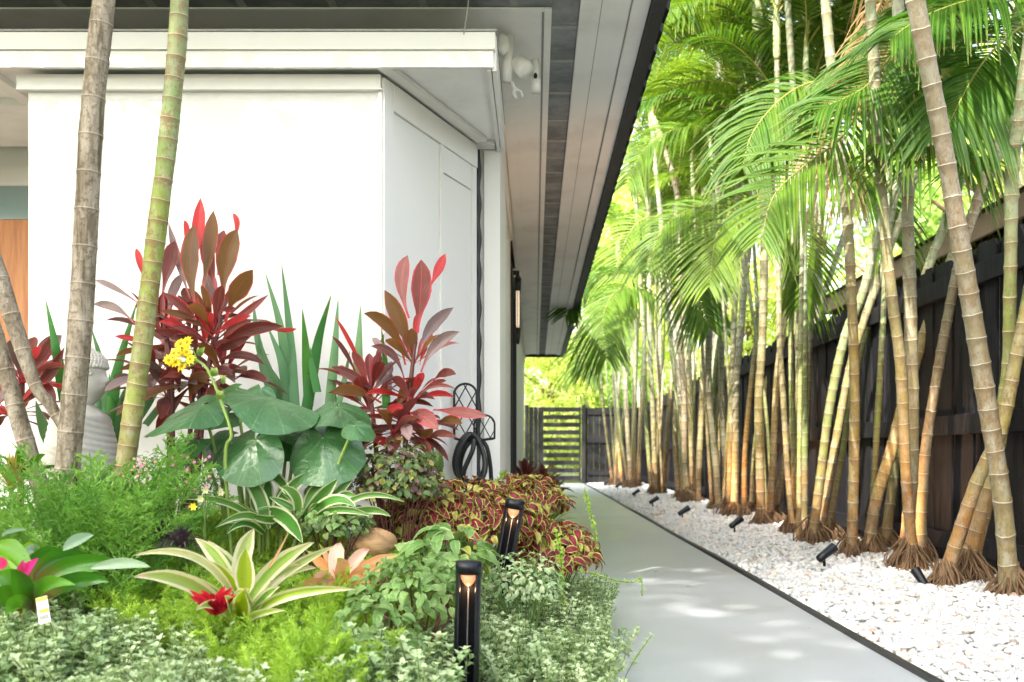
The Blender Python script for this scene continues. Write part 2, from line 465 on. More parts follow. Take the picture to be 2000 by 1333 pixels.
M['iris_grey'] = leafmat('greyish_iris_blade', (.09, .22, .10), (.16, .30, .14), trans=.2, rough=.5, spec=.25, mottle=.2)
M['ligularia'] = leafmat('leopard_plant_leaf', (.03, .115, .035), (.06, .17, .055), mid=(.17, .29, .13), midw=.05, trans=.15, rough=.28, mottle=.3, spec=1.0, bumpn=.9)
M['petiole'] = leafmat('green_petiole', (.20, .32, .06), (.28, .38, .10), trans=.05, mottle=0)
M['brom_white'] = leafmat('white_edged_bromeliad_leaf', (.30, .42, .05), (.13, .28, .05), edge=(.60, .56, .38), ew=.50, tip=(.52, .40, .30), tipat=.75, trans=.3, rough=.35, mottle=.05)
M['brom_cream'] = leafmat('cream_bromeliad_leaf', (.46, .46, .22), (.30, .38, .10), edge=(.62, .56, .40), ew=.6, tip=(.55, .36, .27), tipat=.85, trans=.3, rough=.35, mottle=.05)
M['brom_cup'] = leafmat('yellow_green_bromeliad_leaf', (.30, .38, .01), (.24, .33, .02), edge=(.62, .58, .42), ew=.72, trans=.35, rough=.3, mottle=.1)
M['brom_green'] = leafmat('glossy_green_bromeliad_leaf', (.04, .17, .012), (.10, .27, .018), base=(.20, .12, .05), baseat=.45, trans=.28, rough=.25, mottle=.2, spec=.6)
M['brom_lime'] = leafmat('lime_bromeliad_leaf', (.12, .30, .012), (.22, .38, .02), trans=.35, rough=.25, mottle=.1)
M['brom_pale'] = leafmat('silvery_bromeliad_leaf', (.26, .38, .24), (.40, .52, .38), trans=.15, rough=.3, mottle=.1)
M['pink'] = leafmat('magenta_bromeliad_cup', (.70, .02, .28), (.85, .06, .40), trans=.3, rough=.35, mottle=0)
M['red_flower'] = leafmat('red_bromeliad_bract', (.45, .01, .05), (.70, .03, .05), trans=.2, rough=.3, mottle=.3)
M['brom_orange'] = leafmat('orange_bromeliad_leaf', (.62, .26, .08), (.66, .36, .22), base=(.66, .12, .10), baseat=.35, tip=(.36, .40, .10), tipat=.7, trans=.3, rough=.35, mottle=.1)
M['brom_rose'] = leafmat('rose_bromeliad_leaf', (.75, .42, .36), (.80, .52, .42), tip=(.55, .22, .2), trans=.3, rough=.35, mottle=.1)
M['flax'] = leafmat('white_edged_flax_leaf', (.06, .19, .03), (.13, .27, .06), edge=(.60, .62, .42), ew=.70, trans=.28, rough=.35, mottle=.05)
M['coleus'] = leafmat('coleus_leaf', (.24, .014, .035), (.11, .012, .022), edge=(.42, .46, .09), ew=.74, mid=(.42, .05, .08), midw=.06, tip=(.46, .50, .12), tipat=.86, trans=.3, rough=.5, vein=30, mottle=.15)
M['coleus_lime'] = leafmat('yellow_green_coleus_leaf', (.40, .46, .07), (.50, .42, .12), edge=(.5, .52, .15), mid=(.40, .10, .08), midw=.16, trans=.3, rough=.5, mottle=.2)
M['salvia'] = leafmat('salvia_leaf', (.10, .23, .05), (.24, .37, .12), mid=(.35, .45, .2), midw=.08, edge=(.42, .5, .26), ew=.9, trans=.28, rough=.45, vein=30, mottle=.15)
M['redstem'] = plain('dark_red_stem', (.10, .025, .02), .6)
M['greenstem'] = plain('green_stem', (.10, .18, .04), .6)
M['bush'] = leafmat('small_bush_leaf', (.05, .12, .03), (.19, .25, .08), mid=(.20, .12, .08), midw=.1, trans=.25, rough=.4, mottle=.3)
M['bush_purple'] = leafmat('purple_bush_leaf', (.11, .06, .06), (.2, .12, .10), trans=.2, rough=.4, mottle=.2)
M['silver'] = leafmat('silvery_groundcover_leaf', (.20, .36, .13), (.66, .72, .48), trans=.22, rough=.55, mottle=.25)
M['lime'] = leafmat('lime_groundcover_leaf', (.24, .42, .04), (.44, .60, .09), trans=.4, rough=.45, mottle=.1)
M['fern'] = leafmat('asparagus_fern_leaf', (.08, .26, .04), (.30, .50, .10), trans=.4, rough=.5, mottle=.1)
M['cuphea'] = leafmat('cuphea_leaf', (.08, .23, .03), (.18, .34, .06), trans=.3, rough=.45, mottle=.2)
M['cuphea_flower'] = leafmat('pink_cuphea_flower', (.75, .18, .36), (.80, .35, .50), trans=.3, mottle=0)
M['mondo'] = leafmat('black_mondo_leaf', (.03, .022, .03), (.09, .06, .075), trans=.1, rough=.35, mottle=.1)
M['grassy'] = leafmat('yellow_green_grass_leaf', (.25, .30, .05), (.46, .34, .08), trans=.3, mottle=.1)
M['calathea'] = leafmat('striped_calathea_leaf', (.04, .12, .03), (.05, .14, .04), stripes=(.32, .45, .14), trans=.2, rough=.3, mottle=0)
M['yellow'] = leafmat('yellow_petal', (.85, .62, .01), (.90, .72, .03), trans=.3, mottle=0)
M['yellow_eye'] = plain('yellow_flower_eye', (.55, .28, .02), .7)
M['dryleaf'] = leafmat('dry_brown_leaf', (.45, .24, .09), (.58, .36, .16), trans=.2, rough=.6, mottle=.4)
N = NT('pale_carved_stone'); s1 = N.noise(26, 6, .7); s2 = N.noise(5, 5, .6)
N.set(N.mix(N.mr(s2, .3, .75, 0, .6), N.mix(s1, (.60, .57, .51), (.74, .71, .65)), (.34, .31, .26)), .85); N.bump(s1, .4, .004); M['stone'] = N.m
N = NT('sandstone'); s1 = N.noise(14, 6, .7, stretch=(1, 1, 5)); N.set(N.mix(s1, (.30, .16, .07), (.50, .32, .16)), .8); N.bump(s1, .6, .01); M['sandstone'] = N.m
M['beige'] = paint('beige_stucco', (.48, .38, .30), .8, .3, 30)
M['tan'] = paint('tan_fascia', (.42, .30, .22), .7, .2, 30)
M['rooftile'] = plain('brown_roof_shingle', (.16, .10, .075), .9)
M['label_white'] = plain('white_tag', (.8, .8, .8), .5)
M['label_yellow'] = plain('yellow_tag', (.75, .58, .02), .5)
M['label_ink'] = plain('grey_tag_print', (.25, .25, .25), .6)

# ================================================================== GROUND
def bed_z(x, y):
    x = np.asarray(x, float); y = np.asarray(y, float)
    z = np.interp(y, [0.8, 1.7, 2.3, 2.9, 3.5, 4.3, 6], [.05, .08, .13, .21, .29, .27, .15])
    k = np.clip((0.17 - x) / .75, 0, 1); k = k * k * (3 - 2 * k)
    return .015 + z * (.12 + .88 * k) + .012 * np.sin(9 * x + 3) * np.sin(8 * y) * k

def sheet(name, x0, x1, y0, y1, nx, ny, zf, mat, kind='structure'):
    mb = MB(); xs = np.linspace(x0, x1, nx); ys = np.linspace(y0, y1, ny)
    X, Y = np.meshgrid(xs, ys); Z = zf(X, Y) + 0 * X
    i = (np.arange(ny - 1)[:, None] * nx + np.arange(nx - 1)[None]).ravel()
    mb.add(np.stack([X, Y, Z], -1).reshape(-1, 3), np.stack([i, i + 1, i + 1 + nx, i + nx], -1))
    return tag(mb.build(name, mat), None, kind=kind)
sheet('ground', -60, 60, -25, 120, 2, 2, lambda x, y: 0 * x - .03, M['earth'])
sheet('garden_bed', -5, .17, -1, 7.5, 90, 130, bed_z, M['soil'])
# path slabs
mb = MB()
ys = [-4, 10.7, 17.2, 23.6]
for a, b in zip(ys[:-1], ys[1:]):
    box(mb, .17, 1.15, a + .004, b - .004, -.028, .0)
o = mb.build('path', M['path'], smooth=False); tag(o, None, kind='structure'); bevel(o, .004, 1)
sheet('pebble_bed', 1.175, 2.47, -2, 23.4, 30, 200, lambda x, y: -.012 + .03 * np.clip((x - 1.2) / .9, 0, 1), M['pebble_ground'])
mb = MB()
e = [(1.150 + .008 * math.sin(y * 1.3), y) for y in np.linspace(-2, 23.3, 60)]
for (x0, y0), (x1, y1) in zip(e[:-1], e[1:]):
    v = [(x0, y0, -.03), (x0 + .022, y0, -.03), (x0 + .022, y0, .016), (x0, y0, .016), (x1, y1, -.03), (x1 + .022, y1, -.03), (x1 + .022, y1, .016), (x1, y1, .016)]
    mb.add(v, [(3, 2, 6, 7), (0, 3, 7, 4), (2, 1, 5, 6)])
tag(mb.build('landscape_edging', M['edging'], smooth=False), 'thin black edging strip between the grey path and the white pebbles', 'edging')

# pebbles: thousands of stones, one stuff object
import bmesh
def ico(sub, jit, seed):
    bm = bmesh.new(); bmesh.ops.create_icosphere(bm, subdivisions=sub, radius=1)
    r = np.random.default_rng(seed)
    V = np.array([v.co[:] for v in bm.verts]); Fc = np.array([[v.index for v in f.verts] for f in bm.faces]); bm.free()
    q = r.normal(size=(5, 3))
    d = 1 + sum(jit * np.sin(V @ q[k] * 2 + k) for k in range(5))
    V = V * d[:, None]
    m = MB(); m.add(V, Fc, np.zeros_like(V)); return m.tmpl()
peb = [ico(2, .07, s) for s in range(6)]
peb_low = [ico(1, .08, s) for s in range(4)]
def peb_z(x): return -.012 + .03 * np.clip((x - 1.2) / .9, 0, 1)
mb = MB()
for lo, hi, dens, tms, sz in ((2.5, 5.6, 2400, peb, .0112), (5.6, 9.5, 1400, peb_low, .0135), (9.5, 23.2, 460, peb_low, .020)):
    n = int((hi - lo) * 1.28 * dens)
    x = rng.uniform(1.185, 2.43, n); y = rng.uniform(lo, hi, n)
    s = sz * rng.lognormal(0, .28, n)
    lay = rng.random(n)
    z = peb_z(x) + s * .35 + lay * .012
    S = np.stack([s * rng.uniform(.95, 1.6, n), s * rng.uniform(.8, 1.1, n), s * rng.uniform(.45, .75, n)], -1)
    R = rotz_tilt(n, .35); rn = rng.random(n)
    for k, tm in enumerate(tms):
        m = np.arange(n) % len(tms) == k
        scatter(mb, tm, np.stack([x, y, z], -1)[m], R[m], S[m], None)
        mb.a[-1] = np.repeat(np.stack([0 * rn[m], 0 * rn[m], rn[m]], -1)[:, None], len(tm[0]), 1).reshape(-1, 3)
tag(mb.build('white_pebbles', M['pebble']), 'loose white decorative pebbles between path and black fence', 'pebbles', kind='stuff')
print('pebbles', mb.n)
# a brown dry leaf on pebbles
mb = MB(); c = P(1278, 1012, 9.2); 
c = np.array([1.42, 7.0, .03])
c = P(1285, 1013, 10.0); c[2] = .035
c = np.array([(1282 - CX) * 10.2 / F, 10.2, .035])
for k in range(3):
    a = k * 2.1 + .4
    leaf3(mb, c + [0, 0, .01], c + [.05 * math.cos(a), .05 * math.sin(a), .03], c + [.10 * math.cos(a), .10 * math.sin(a), .012], .06, prof='ovate', face=(0, 0, -1))
tag(mb.build('dry_leaf', M['dryleaf']), 'curled brown dry leaf lying on the white pebbles beside the path', 'leaf')

# ================================================================== HOUSE
ZS = 2.45
hs = thing('house', 'white single storey house with wide eaves and a projecting bay along the grey path', 'house', (-.19, 4.8, 0))
mb = MB()
prism(mb, [(-6, 5.0), (-1.8, 5.0), (-1.8, 4.8), (-.19, 4.8), (-.19, 7.7), (-.26, 7.7), (-.26, 9.5), (-.19, 9.5), (-.19, 17.6), (-6, 17.6)], -.05, ZS - .004)
mw = mb.build('wall', M['white'], hs, False)
# corner boards of the main wall
mb = MB()
box(mb, -.245, -.186, 4.782, 4.797, 0, 2.125); box(mb, -.186, -.168, 4.782, 5.7, 0, ZS - .01)
mb.build('corner_board', M['trim'], hs, False)
mb = MB(); box(mb, -.188, -.172, 5.703, 7.6, 2.30, ZS - .01); box(mb, -.188, -.172, 9.6, 17.58, 2.30, ZS - .01); box(mb, -.188, -.176, 9.6, 17.58, 0.0, .25); mb.build('frieze_board', M['trim'], hs, False)
# bay
XB0, XB1, YB = -1.96, -.594, 3.85
mb = MB()
prism(mb, [(XB0, 4.998), (XB0, YB), (XB1, YB), (-.285, 4.70), (-.285, 4.798)], -.05, 2.128)
bay = mb.build('bay_wall', M['white'], hs, False)
mb = MB(); box(mb, XB0 - .035, XB1 + .0, YB - .022, YB - .002, 2.072, 2.126); box(mb, XB0 - .035, XB1 + .006, YB - .028, YB - .002, 2.066, 2.0705)
mb.build('bay_ledge_trim', M['trim'], bay, False)
# chamfered side: boards laid along its face
A = np.array([XB1, YB]); B = np.array([-.285, 4.70]); d2 = (B - A) / np.linalg.norm(B - A); nn = np.array([d2[1], -d2[0]]); LB = np.linalg.norm(B - A)
def chamfer(mb, s0, s1, z0, z1, t0, t1):
    q = [A + d2 * s0 + nn * t0, A + d2 * s1 + nn * t0, A + d2 * s1 + nn * t1, A + d2 * s0 + nn * t1]
    prism(mb, [tuple(p) for p in q], z0, z1)
mb = MB()
chamfer(mb, .0, .075, 0, 2.12, .001, .014)
chamfer(mb, .077, LB - .002, 2.015, 2.12, .001, .016)
chamfer(mb, .077, .50, -.02, 2.012, .001, .006)
chamfer(mb, .50 + .006, .53, 0, 2.012, .001, .016)
chamfer(mb, .536, LB - .06, 1.90, 2.012, .001, .010)
chamfer(mb, .536, LB - .06, 0, 1.894, .001, .006)
chamfer(mb, LB - .055, LB - .004, 0, 2.012, .001, .012)
mb.build('bay_side_boards', M['trim'], bay, False)
mb = MB(); box(mb, XB1 - .012, XB1 + .003, YB - .012, YB - .001, 0, 2.064); mb.build('bay_corner_bead', M['trim'], bay, False)
# canopy over the bay
mb = MB()
box(mb, -6, -.165, 3.775, 4.80, 2.150, 2.235)
can = mb.build('canopy', M['soffit'], hs, False)
mb = MB()
box(mb, -6, -.150, 3.742, 3.772, 2.188, 2.252); box(mb, -6, -.158, 3.752, 3.772, 2.124, 2.186)
mb.build('canopy_fascia', M['trim'], can, False)
mb = MB(); box(mb, -.163, -.146, 3.773, 4.778, 2.118, 2.25); box(mb, -.183, -.166, 3.776, 4.778, 2.118, 2.148); box(mb, -.30, -.19, 4.70, 4.778, 2.13, 2.147)
mb.build('canopy_side_fascia', M['trim'], can, False)
mb = MB(); box(mb, -6, -.144, 3.738, 4.80, 2.2545, 2.262); mb.build('canopy_flashing', M['groove'], can, False)
# mouldings on the canopy ceiling following the bay's side
mb = MB(); chamfer(mb, -.06, LB - .02, 2.128, 2.147, .02, .07); mb.build('canopy_moulding', M['trim'], can, False)
# recessed front, left of the bay: siding, window over a wooden blind
mb = MB()
for k in range(10):
    z = 2.08 - k * .0 if False else None
for z0, z1, yy in ((2.03, 2.10, 4.965), (2.10, ZS - .02, 4.985)):
    box(mb, -6, XB0 - .002, yy, 4.998, z0 + .003, z1)
box(mb, -6, XB0 - .002, 4.975, 4.998, 0, 1.17)
mb.build('siding_boards', M['trim'], hs, False)
mb = MB(); box(mb, -4.4, XB0 - .002, 4.972, 4.998, 1.84, 2.025); wdw = mb.build('window', M['glass'], hs, False)
mb = MB(); box(mb, -4.4, XB0 - .002, 4.955, 4.971, 2.005, 2.03); box(mb, -4.4, XB0 - .002, 4.955, 4.971, 1.175, 1.21); mb.build('window_frame', M['trim'], wdw, False)
mb = MB(); box(mb, -4.4, XB0 - .002, 4.965, 4.995, 1.212, 1.836); mb.build('wooden_blind', M['orange'], wdw, False)
# canopy ceiling beams seen on the far left
mb = MB(); box(mb, -6, XB0 - .05, 4.15, 4.20, 2.118, 2.149); box(mb, -2.14, -2.08, 3.80, 4.15, 2.124, 2.149); mb.build('canopy_beam', M['trim'], can, False)

# eaves: soffit in an L round the corner, with a grey vent strip, boards either side
YF, XE = 3.56, .455
def soff(mb, side, a, b, z0=ZS, z1=ZS + .02):
    """side strip X in [a,b]; front strip distance outward likewise, mitred at the corner"""
    pass
xi0, xv0, xv1, xo = -.19, .068, .178, XE
yv1, yv0, yo = 4.00, 3.895, YF           # front strips (towards the camera = smaller y)
mb = MB()
box(mb, xi0, xv0, yv1, 17.6, ZS, ZS + .02)
box(mb, -6, xi0 - .0005, yv1, 5.1, ZS, ZS + .02)
sof = mb.build('soffit', M['soffit'], hs, False)
mb = MB()
box(mb, xv1 + .001, xo, yo, 17.6, ZS - .002, ZS + .02); box(mb, -6, xv1, yo, yv0 - .001, ZS - .002, ZS + .02)
mb.build('outer_soffit', M['soffit'], hs, False)
mb = MB()
box(mb, xv0 + .001, xv1, yv0, 17.6, ZS + .004, ZS + .03); box(mb, -6, xv0, yv0, yv1 - .001, ZS + .004, ZS + .03)
vent = mb.build('soffit_vent', M['vent'], hs, False)
y = 4.15
while y < 17.5:
    mb = MB(); box(mb, xv0 + .002, xv1 - .001, y, y + .03, ZS + .000, ZS + .0035); y += .36 + .05 * math.sin(y * 3); mb.build('vent_batten', M['vent_bar'], vent, False)
x = -.1
while x > -3:
    mb = MB(); box(mb, x, x + .03, yv0 + .001, yv1 - .002, ZS + .000, ZS + .0035); x -= .36; mb.build('vent_batten', M['vent_bar'], vent, False)
# battens and joint lines of the soffit
mb = MB()
for xx, zz in ((xv0 - .028, .006), (xv1 + .002, .008), (.262, .004), (.385, .010), (.43, .006)):
    pass
box(mb, xv0 - .030, xv0 - .001, yv1 - .028, 17.59, ZS - .008, ZS - .001); box(mb, -6, xv0 - .031, yv1 - .028, yv1 - .001, ZS - .008, ZS - .001)
box(mb, xv1 + .002, xv1 + .035, yo, 17.59, ZS - .010, ZS - .003)
box(mb, .385, .452, yo, 17.59, ZS - .018, ZS - .003)
box(mb, -.166, -.10, 5.1, 17.59, ZS - .012, ZS - .001)
mb.build('soffit_batten', M['soffit'], sof, False)
mb = MB()
box(mb, .379, .3845, yo, 17.59, ZS - .0045, ZS - .0025); box(mb, .263, .266, yo, 17.59, ZS - .0035, ZS - .0025); box(mb, xv0 - .040, xv0 - .0305, yv1, 17.59, ZS - .0025, ZS - .0005)
mb.build('soffit_joint', M['groove'], sof, False)
# dark eave edge with shingle butts
mb = MB()
box(mb, XE + .001, XE + .055, YF - .05, 17.66, ZS - .045, ZS + .10); box(mb, -6, XE, YF - .05, YF - .001, ZS - .045, ZS + .10)
ge = mb.build('eave_edge', M['black'], hs, False)
mb = MB()
y = YF
while y < 17.6:
    v = [(XE + .056, y, ZS + .02), (XE + .056, y + .17, ZS + .02), (XE + .085, y + .03, ZS + .0), (XE + .08, y + .15, ZS + .0), (XE + .056, y, ZS + .11), (XE + .056, y + .17, ZS + .11), (XE + .10, y + .03, ZS + .10), (XE + .10, y + .15, ZS + .10)]
    mb.add(v, [(0, 1, 3, 2), (4, 6, 7, 5), (0, 2, 6, 4), (2, 3, 7, 6), (3, 1, 5, 7)])
    y += .21
mb.build('shingle_butts', M['black'], ge, False)
mb = MB(); box(mb, -.25, XE + .05, 17.602, 17.66, ZS - .05, ZS + .10); mb.build('gable_end_board', M['black'], hs, False)
mb = MB()
v = [(XE + .10, YF - .08, ZS + .11), (-6, YF - .08, ZS + .11), (-6, 17.66, ZS + .11), (XE + .10, 17.66, ZS + .11), (-3, 7.0, ZS + 1.15), (-6, 7.0, ZS + 1.15), (-6, 14.2, ZS + 1.15), (-3, 14.2, ZS + 1.15)]
mb.add(v, [(0, 4, 5, 1), (0, 3, 7, 4), (3, 2, 6, 7), (4, 7, 6, 5), (0, 1, 2, 3)])
mb.build('roof', M['rooftile'], hs, False)
# door on the long side, black frame
mb = MB(); box(mb, -.262, -.235, 7.78, 9.42, .1, 2.1); dr = mb.build('door', M['black'], hs, False)
mb = MB(); box(mb, -.258, -.176, 7.702, 7.78, .06, 2.10); box(mb, -.258, -.176, 9.42, 9.498, .06, 2.10); box(mb, -.258, -.176, 7.702, 9.498, 2.102, 2.16); mb.build('door_frame', M['black'], dr, False)
mb = MB(); box(mb, -.234, -.231, 8.0, 9.2, .7, 1.95); mb.build('door_pane', M['glass'], dr, False)
# wall lantern beyond the door and copper bell
l = thing('wall_lantern', 'black wall lantern glowing pale beside the house door', 'lantern', (-.15, 7.5, 1.9))
mb = MB(); box(mb, -.166, -.118, 7.485, 7.515, 2.02, 2.05); tube(mb, [(-.13, 7.5, 1.99), (-.13, 7.5, 2.02)], [.03, .012], 8); tube(mb, [(-.13, 7.5, 1.5), (-.13, 7.5, 1.62)], [.012, .024], 8); tube(mb, [(-.13, 7.5, 1.90), (-.13, 7.5, 1.99)], [.022, .028], 8)
[tube(mb, [(-.13 + .018 * math.cos(a), 7.5 + .018 * math.sin(a), 1.6), (-.13 + .018 * math.cos(a), 7.5 + .018 * math.sin(a), 1.93)], .002, 4) for a in (0, 1.57, 3.14, 4.71)]; tube(mb, [(-.166, 7.5, 2.035), (-.13, 7.5, 2.035), (-.13, 7.5, 2.0)], .006, 6)
mb.build('frame', M['iron'], l)
mb = MB(); tube(mb, [(-.13, 7.5, 1.62), (-.13, 7.5, 1.65), (-.13, 7.5, 1.90)], [.008, .013, .013], 10); mb.build('glass', M['lantern'], l)

# floodlight on the canopy's corner
fl = thing('floodlight', 'white twin security floodlight under the eave at the canopy corner', 'floodlight', P(1000, 120, 4.2))
mb = MB()
c = P(984, 92, 4.15); tube(mb, [c + [-.01, 0, .05], c + [-.005, 0, .03], c, c + [-.012, -.02, -.03]], [.012, .026, .028, .018], 14)
h1 = mb.build('lamp_head', M['plastic'], fl)
mb = MB()
c = P(1018, 130, 4.2); dd = nrm([.5, -.3, -.55]); tube(mb, [c - dd * .045, c - dd * .03, c + dd * .02, c + dd * .045], [.02, .034, .040, .036], 16)
h2 = mb.build('lamp_head', M['plastic'], fl)
mb = MB(); tube(mb, [P(990, 160, 4.2), P(992, 110, 4.2), P(996, 72, 4.2)], [.022, .024, .02], 12)
tube(mb, [P(992, 118, 4.2), P(1006, 118, 4.2), P(1014, 124, 4.2)], .008, 8)
mb.build('bracket', M['plastic'], fl)
mb = MB(); tube(mb, [P(1000, 160, 4.2), P(1004, 172, 4.2), P(1012, 178, 4.2)], .008, 8); tube(mb, [P(1006, 172, 4.2), P(1003, 182, 4.2), P(1009, 193, 4.2)], .006, 8); tube(mb, [P(1010, 176, 4.2), P(1018, 180, 4.2), P(1020, 190, 4.2)], .006, 8); mb.build('clip', M['plastic'], fl)
sn = thing('motion_sensor', 'small white motion sensor with a dark eye on the soffit', 'sensor', P(1047, 135, 4.25))
mb = MB(); tube(mb, [P(1045, 118, 4.25), P(1046, 140, 4.25), P(1047, 165, 4.25)], [.018, .017, .012], 14); c = P(1047, 170, 4.25); box(mb, c[0] - .019, c[0] + .019, 4.23, 4.27, c[2] - .025, c[2] + .028); mb.build('housing', M['plastic'], sn)
mb = MB(); c = P(1046, 150, 4.24); tube(mb, [c + [0, -.002, .012], c + [0, -.012, 0], c + [0, -.002, -.012]], [.005, .009, .005], 12); mb.build('eye', M['blackmetal'], sn)
mb = MB(); tube(mb, spline([P(917, -18, 3.74), P(913, 20, 3.72), P(908, 50, 3.73), P(906, 68, 3.74)], 12), .0022, 6)
tag(mb.build('hanging_cable', M['groove']), 'thin grey cable hanging from the eave to the canopy', 'cable')

# downpipe cable and hose with its holder, on the wall by the corner
mb = MB(); pts = [np.array([-.272 + .004 * math.sin(z * 38), 4.758, z]) for z in np.linspace(.45, 2.12, 90)]
tube(mb, pts, .0135, 8)
tag(mb.build('drain_pipe', M['rubber']), 'black wavy pipe running down the white wall beside the corner', 'pipe')
hh = thing('hose_holder', 'black iron lattice hose holder with two arched panels on the white wall', 'hose holder', P(915, 840, 4.42))
def arch(mb, x0, x1, yt, yb, D, lat, r=.0042):
    cx, w = (x0 + x1) / 2, (x1 - x0) / 2
    pts = [P(x0, yb, D)] + [P(cx - w * math.cos(a), yt + w * .95 - w * .95 * math.sin(a), D) for a in np.linspace(0, math.pi, 14)] + [P(x1, yb, D)]
    tube(mb, spline(pts, 50), r, 7)
    for sgn in (1, -1):
        for k in range(-lat, lat + 1):
            q = []
            for t in np.linspace(0, 1, 40):
                yy = yt + (yb - yt) * t; xx = cx + sgn * (k * w * 1.15 + (t - .5) * (yb - yt) * .55)
                lim = w * (math.sqrt(max(0, 1 - max(0, (yt + w * .95 - yy) / (w * .95)) ** 2)))
                if abs(xx - cx) < lim * .99: q.append(P(xx, yy, D))
            if len(q) > 3: tube(mb, q, r * .55, 5)
mb = MB(); arch(mb, 887, 931, 750, 856, 4.42, 3, .0055); mb.build('lattice_panel', M['iron'], hh)
mb = MB(); arch(mb, 926, 966, 811, 858, 4.44, 2, .0045); mb.build('lattice_panel', M['iron'], hh)
mb = MB(); tube(mb, spline([P(887, 852, 4.43), P(892, 858, 4.40), P(925, 861, 4.38), P(964, 857, 4.44)], 20), .006, 7); mb.build('shelf_bar', M['iron'], hh)
mb = MB()
for dx, w, h, Dd in ((0, 27, 44, 4.36), (4, 24, 40, 4.39), (-3, 29, 47, 4.41), (1, 26, 50, 4.33)):
    pts = [P(920 + dx + w * math.sin(a) * (1.0 - .25 * math.cos(a)), 898 + dx - h * math.cos(a), Dd + .01 * math.sin(2 * a)) for a in np.linspace(0, 2 * math.pi, 40)]
    tube(mb, pts, .0105, 8)
tube(mb, spline([P(926, 858, 4.32), P(923, 880, 4.31), P(908, 915, 4.32), P(904, 935, 4.33)], 20), .0105, 8)
tube(mb, spline([P(936, 857, 4.44), P(950, 872, 4.44), P(957, 905, 4.45), P(960, 945, 4.46), P(963, 985, 4.45)], 24), .0095, 8)
tag(mb.build('garden_hose', M['rubber']), 'black garden hose hanging in loops from its iron holder', 'hose')

# ================================================================== FENCE, GATE, FAR FENCE
XF = 2.47
fe = thing('wooden_fence', 'long black stained board fence with rails behind the leaning palms', 'fence', (XF, 3, 0))
mb = MB(); y = 2.2; k = 0
while y < 23.3:
    w = .138; z1 = 1.83 + .012 * math.sin(k * 1.7) + random.uniform(-.012, .012); dx = random.uniform(0, .006) + (.012 if k % 2 else 0)
    x0, x1 = XF + dx, XF + dx + .018
    prof = [(y, .0), (y + w, .0), (y + w, z1 - .035), (y + w - .03, z1), (y + .03, z1), (y, z1 - .035)]
    n = 6; v = [(x0, a, b) for a, b in prof] + [(x1, a, b) for a, b in prof]
    mb.add(v, [[i, n + i, n + (i + 1) % n, (i + 1) % n] for i in range(n)]); b0 = mb.n - 2 * n
    mb.f.append((np.array([[b0 + i for i in range(n)]]), 0)); mb.f.append((np.array([[b0 + n + i for i in range(n)][::-1]]), 0))
    y += w + random.uniform(.002, .007); k += 1
mb.build('boards', M['fence'], fe, False)
for z0, z1 in ((1.60, 1.715), (.78, .895), (.10, .2)):
    mb = MB(); y = 2.2
    while y < 23.3:
        jz = random.uniform(-.01, .01); box(mb, XF - .040, XF - .002, y, min(y + 2.43, 23.3), z0 + jz, z1 + jz); y += 2.435
    bevel(mb.build('rail', M['fence'], fe, False), .003, 1)
ef = thing('end_fence', 'low black board fence at the end of the path beyond the gate', 'fence', (1.7, 23.4, 0))
mb = MB(); x = 1.10
while x < 2.6:
    box(mb, x, x + .135, 23.40, 23.42, 0, 1.78 + random.uniform(-.01, .01)); x += .14
mb.build('boards', M['fence'], ef, False)
mb = MB(); x = -.24
while x < .08:
    box(mb, x, x + .1, 23.40, 23.42, 0, 1.8); x += .104
mb.build('boards', M['fence'], ef, False)
for z in (.2, .95, 1.62):
    mb = MB(); box(mb, 1.1, 2.46, 23.36, 23.398, z, z + .11); mb.build('rail', M['fence'], ef, False)
for x in (-.24, 1.095):
    mb = MB(); box(mb, x, x + .09, 23.30, 23.39, 0, 1.84); mb.build('post', M['fence'], ef, False)
gt = thing('slatted_gate', 'black gate of horizontal slats with bright gaps closing the path', 'gate', (.6, 23.35, 0))
mb = MB()
for k in range(10):
    z = .08 + k * .178; box(mb, .20, 1.03, 23.34, 23.37, z, z + .106)
mb.build('slats', M['fence'], gt, False)
mb = MB(); box(mb, .145, .198, 23.33, 23.38, .04, 1.80); box(mb, 1.032, 1.075, 23.33, 23.38, .04, 1.80); mb.build('stile', M['fence'], gt, False)

# neighbour's house behind the fence
nh = thing('neighbour_house', 'beige house with tan fascia beyond the black fence', 'house', (4.8, 10, 0))
mb = MB(); box(mb, 4.75, 8, 6.5, 15.5, 0, 2.6); mb.build('wall', M['beige'], nh, False)
mb = MB(); box(mb, 4.2, 4.24, 6.0, 16, 2.72, 2.93); box(mb, 4.24, 8, 6.0, 6.04, 2.72, 2.93); mb.build('fascia', M['tan'], nh, False)
mb = MB(); v = [(4.12, 5.9, 2.935), (8.2, 5.9, 2.935), (8.2, 16.1, 2.935), (4.12, 16.1, 2.935), (6.2, 8.5, 3.7), (6.2, 13.5, 3.7)]
mb.add(v, [(0, 4, 5, 3), (1, 2, 5, 4)]); mb.add(v, [(0, 1, 4), (2, 3, 5)]); mb.build('roof', M['rooftile'], nh, False)

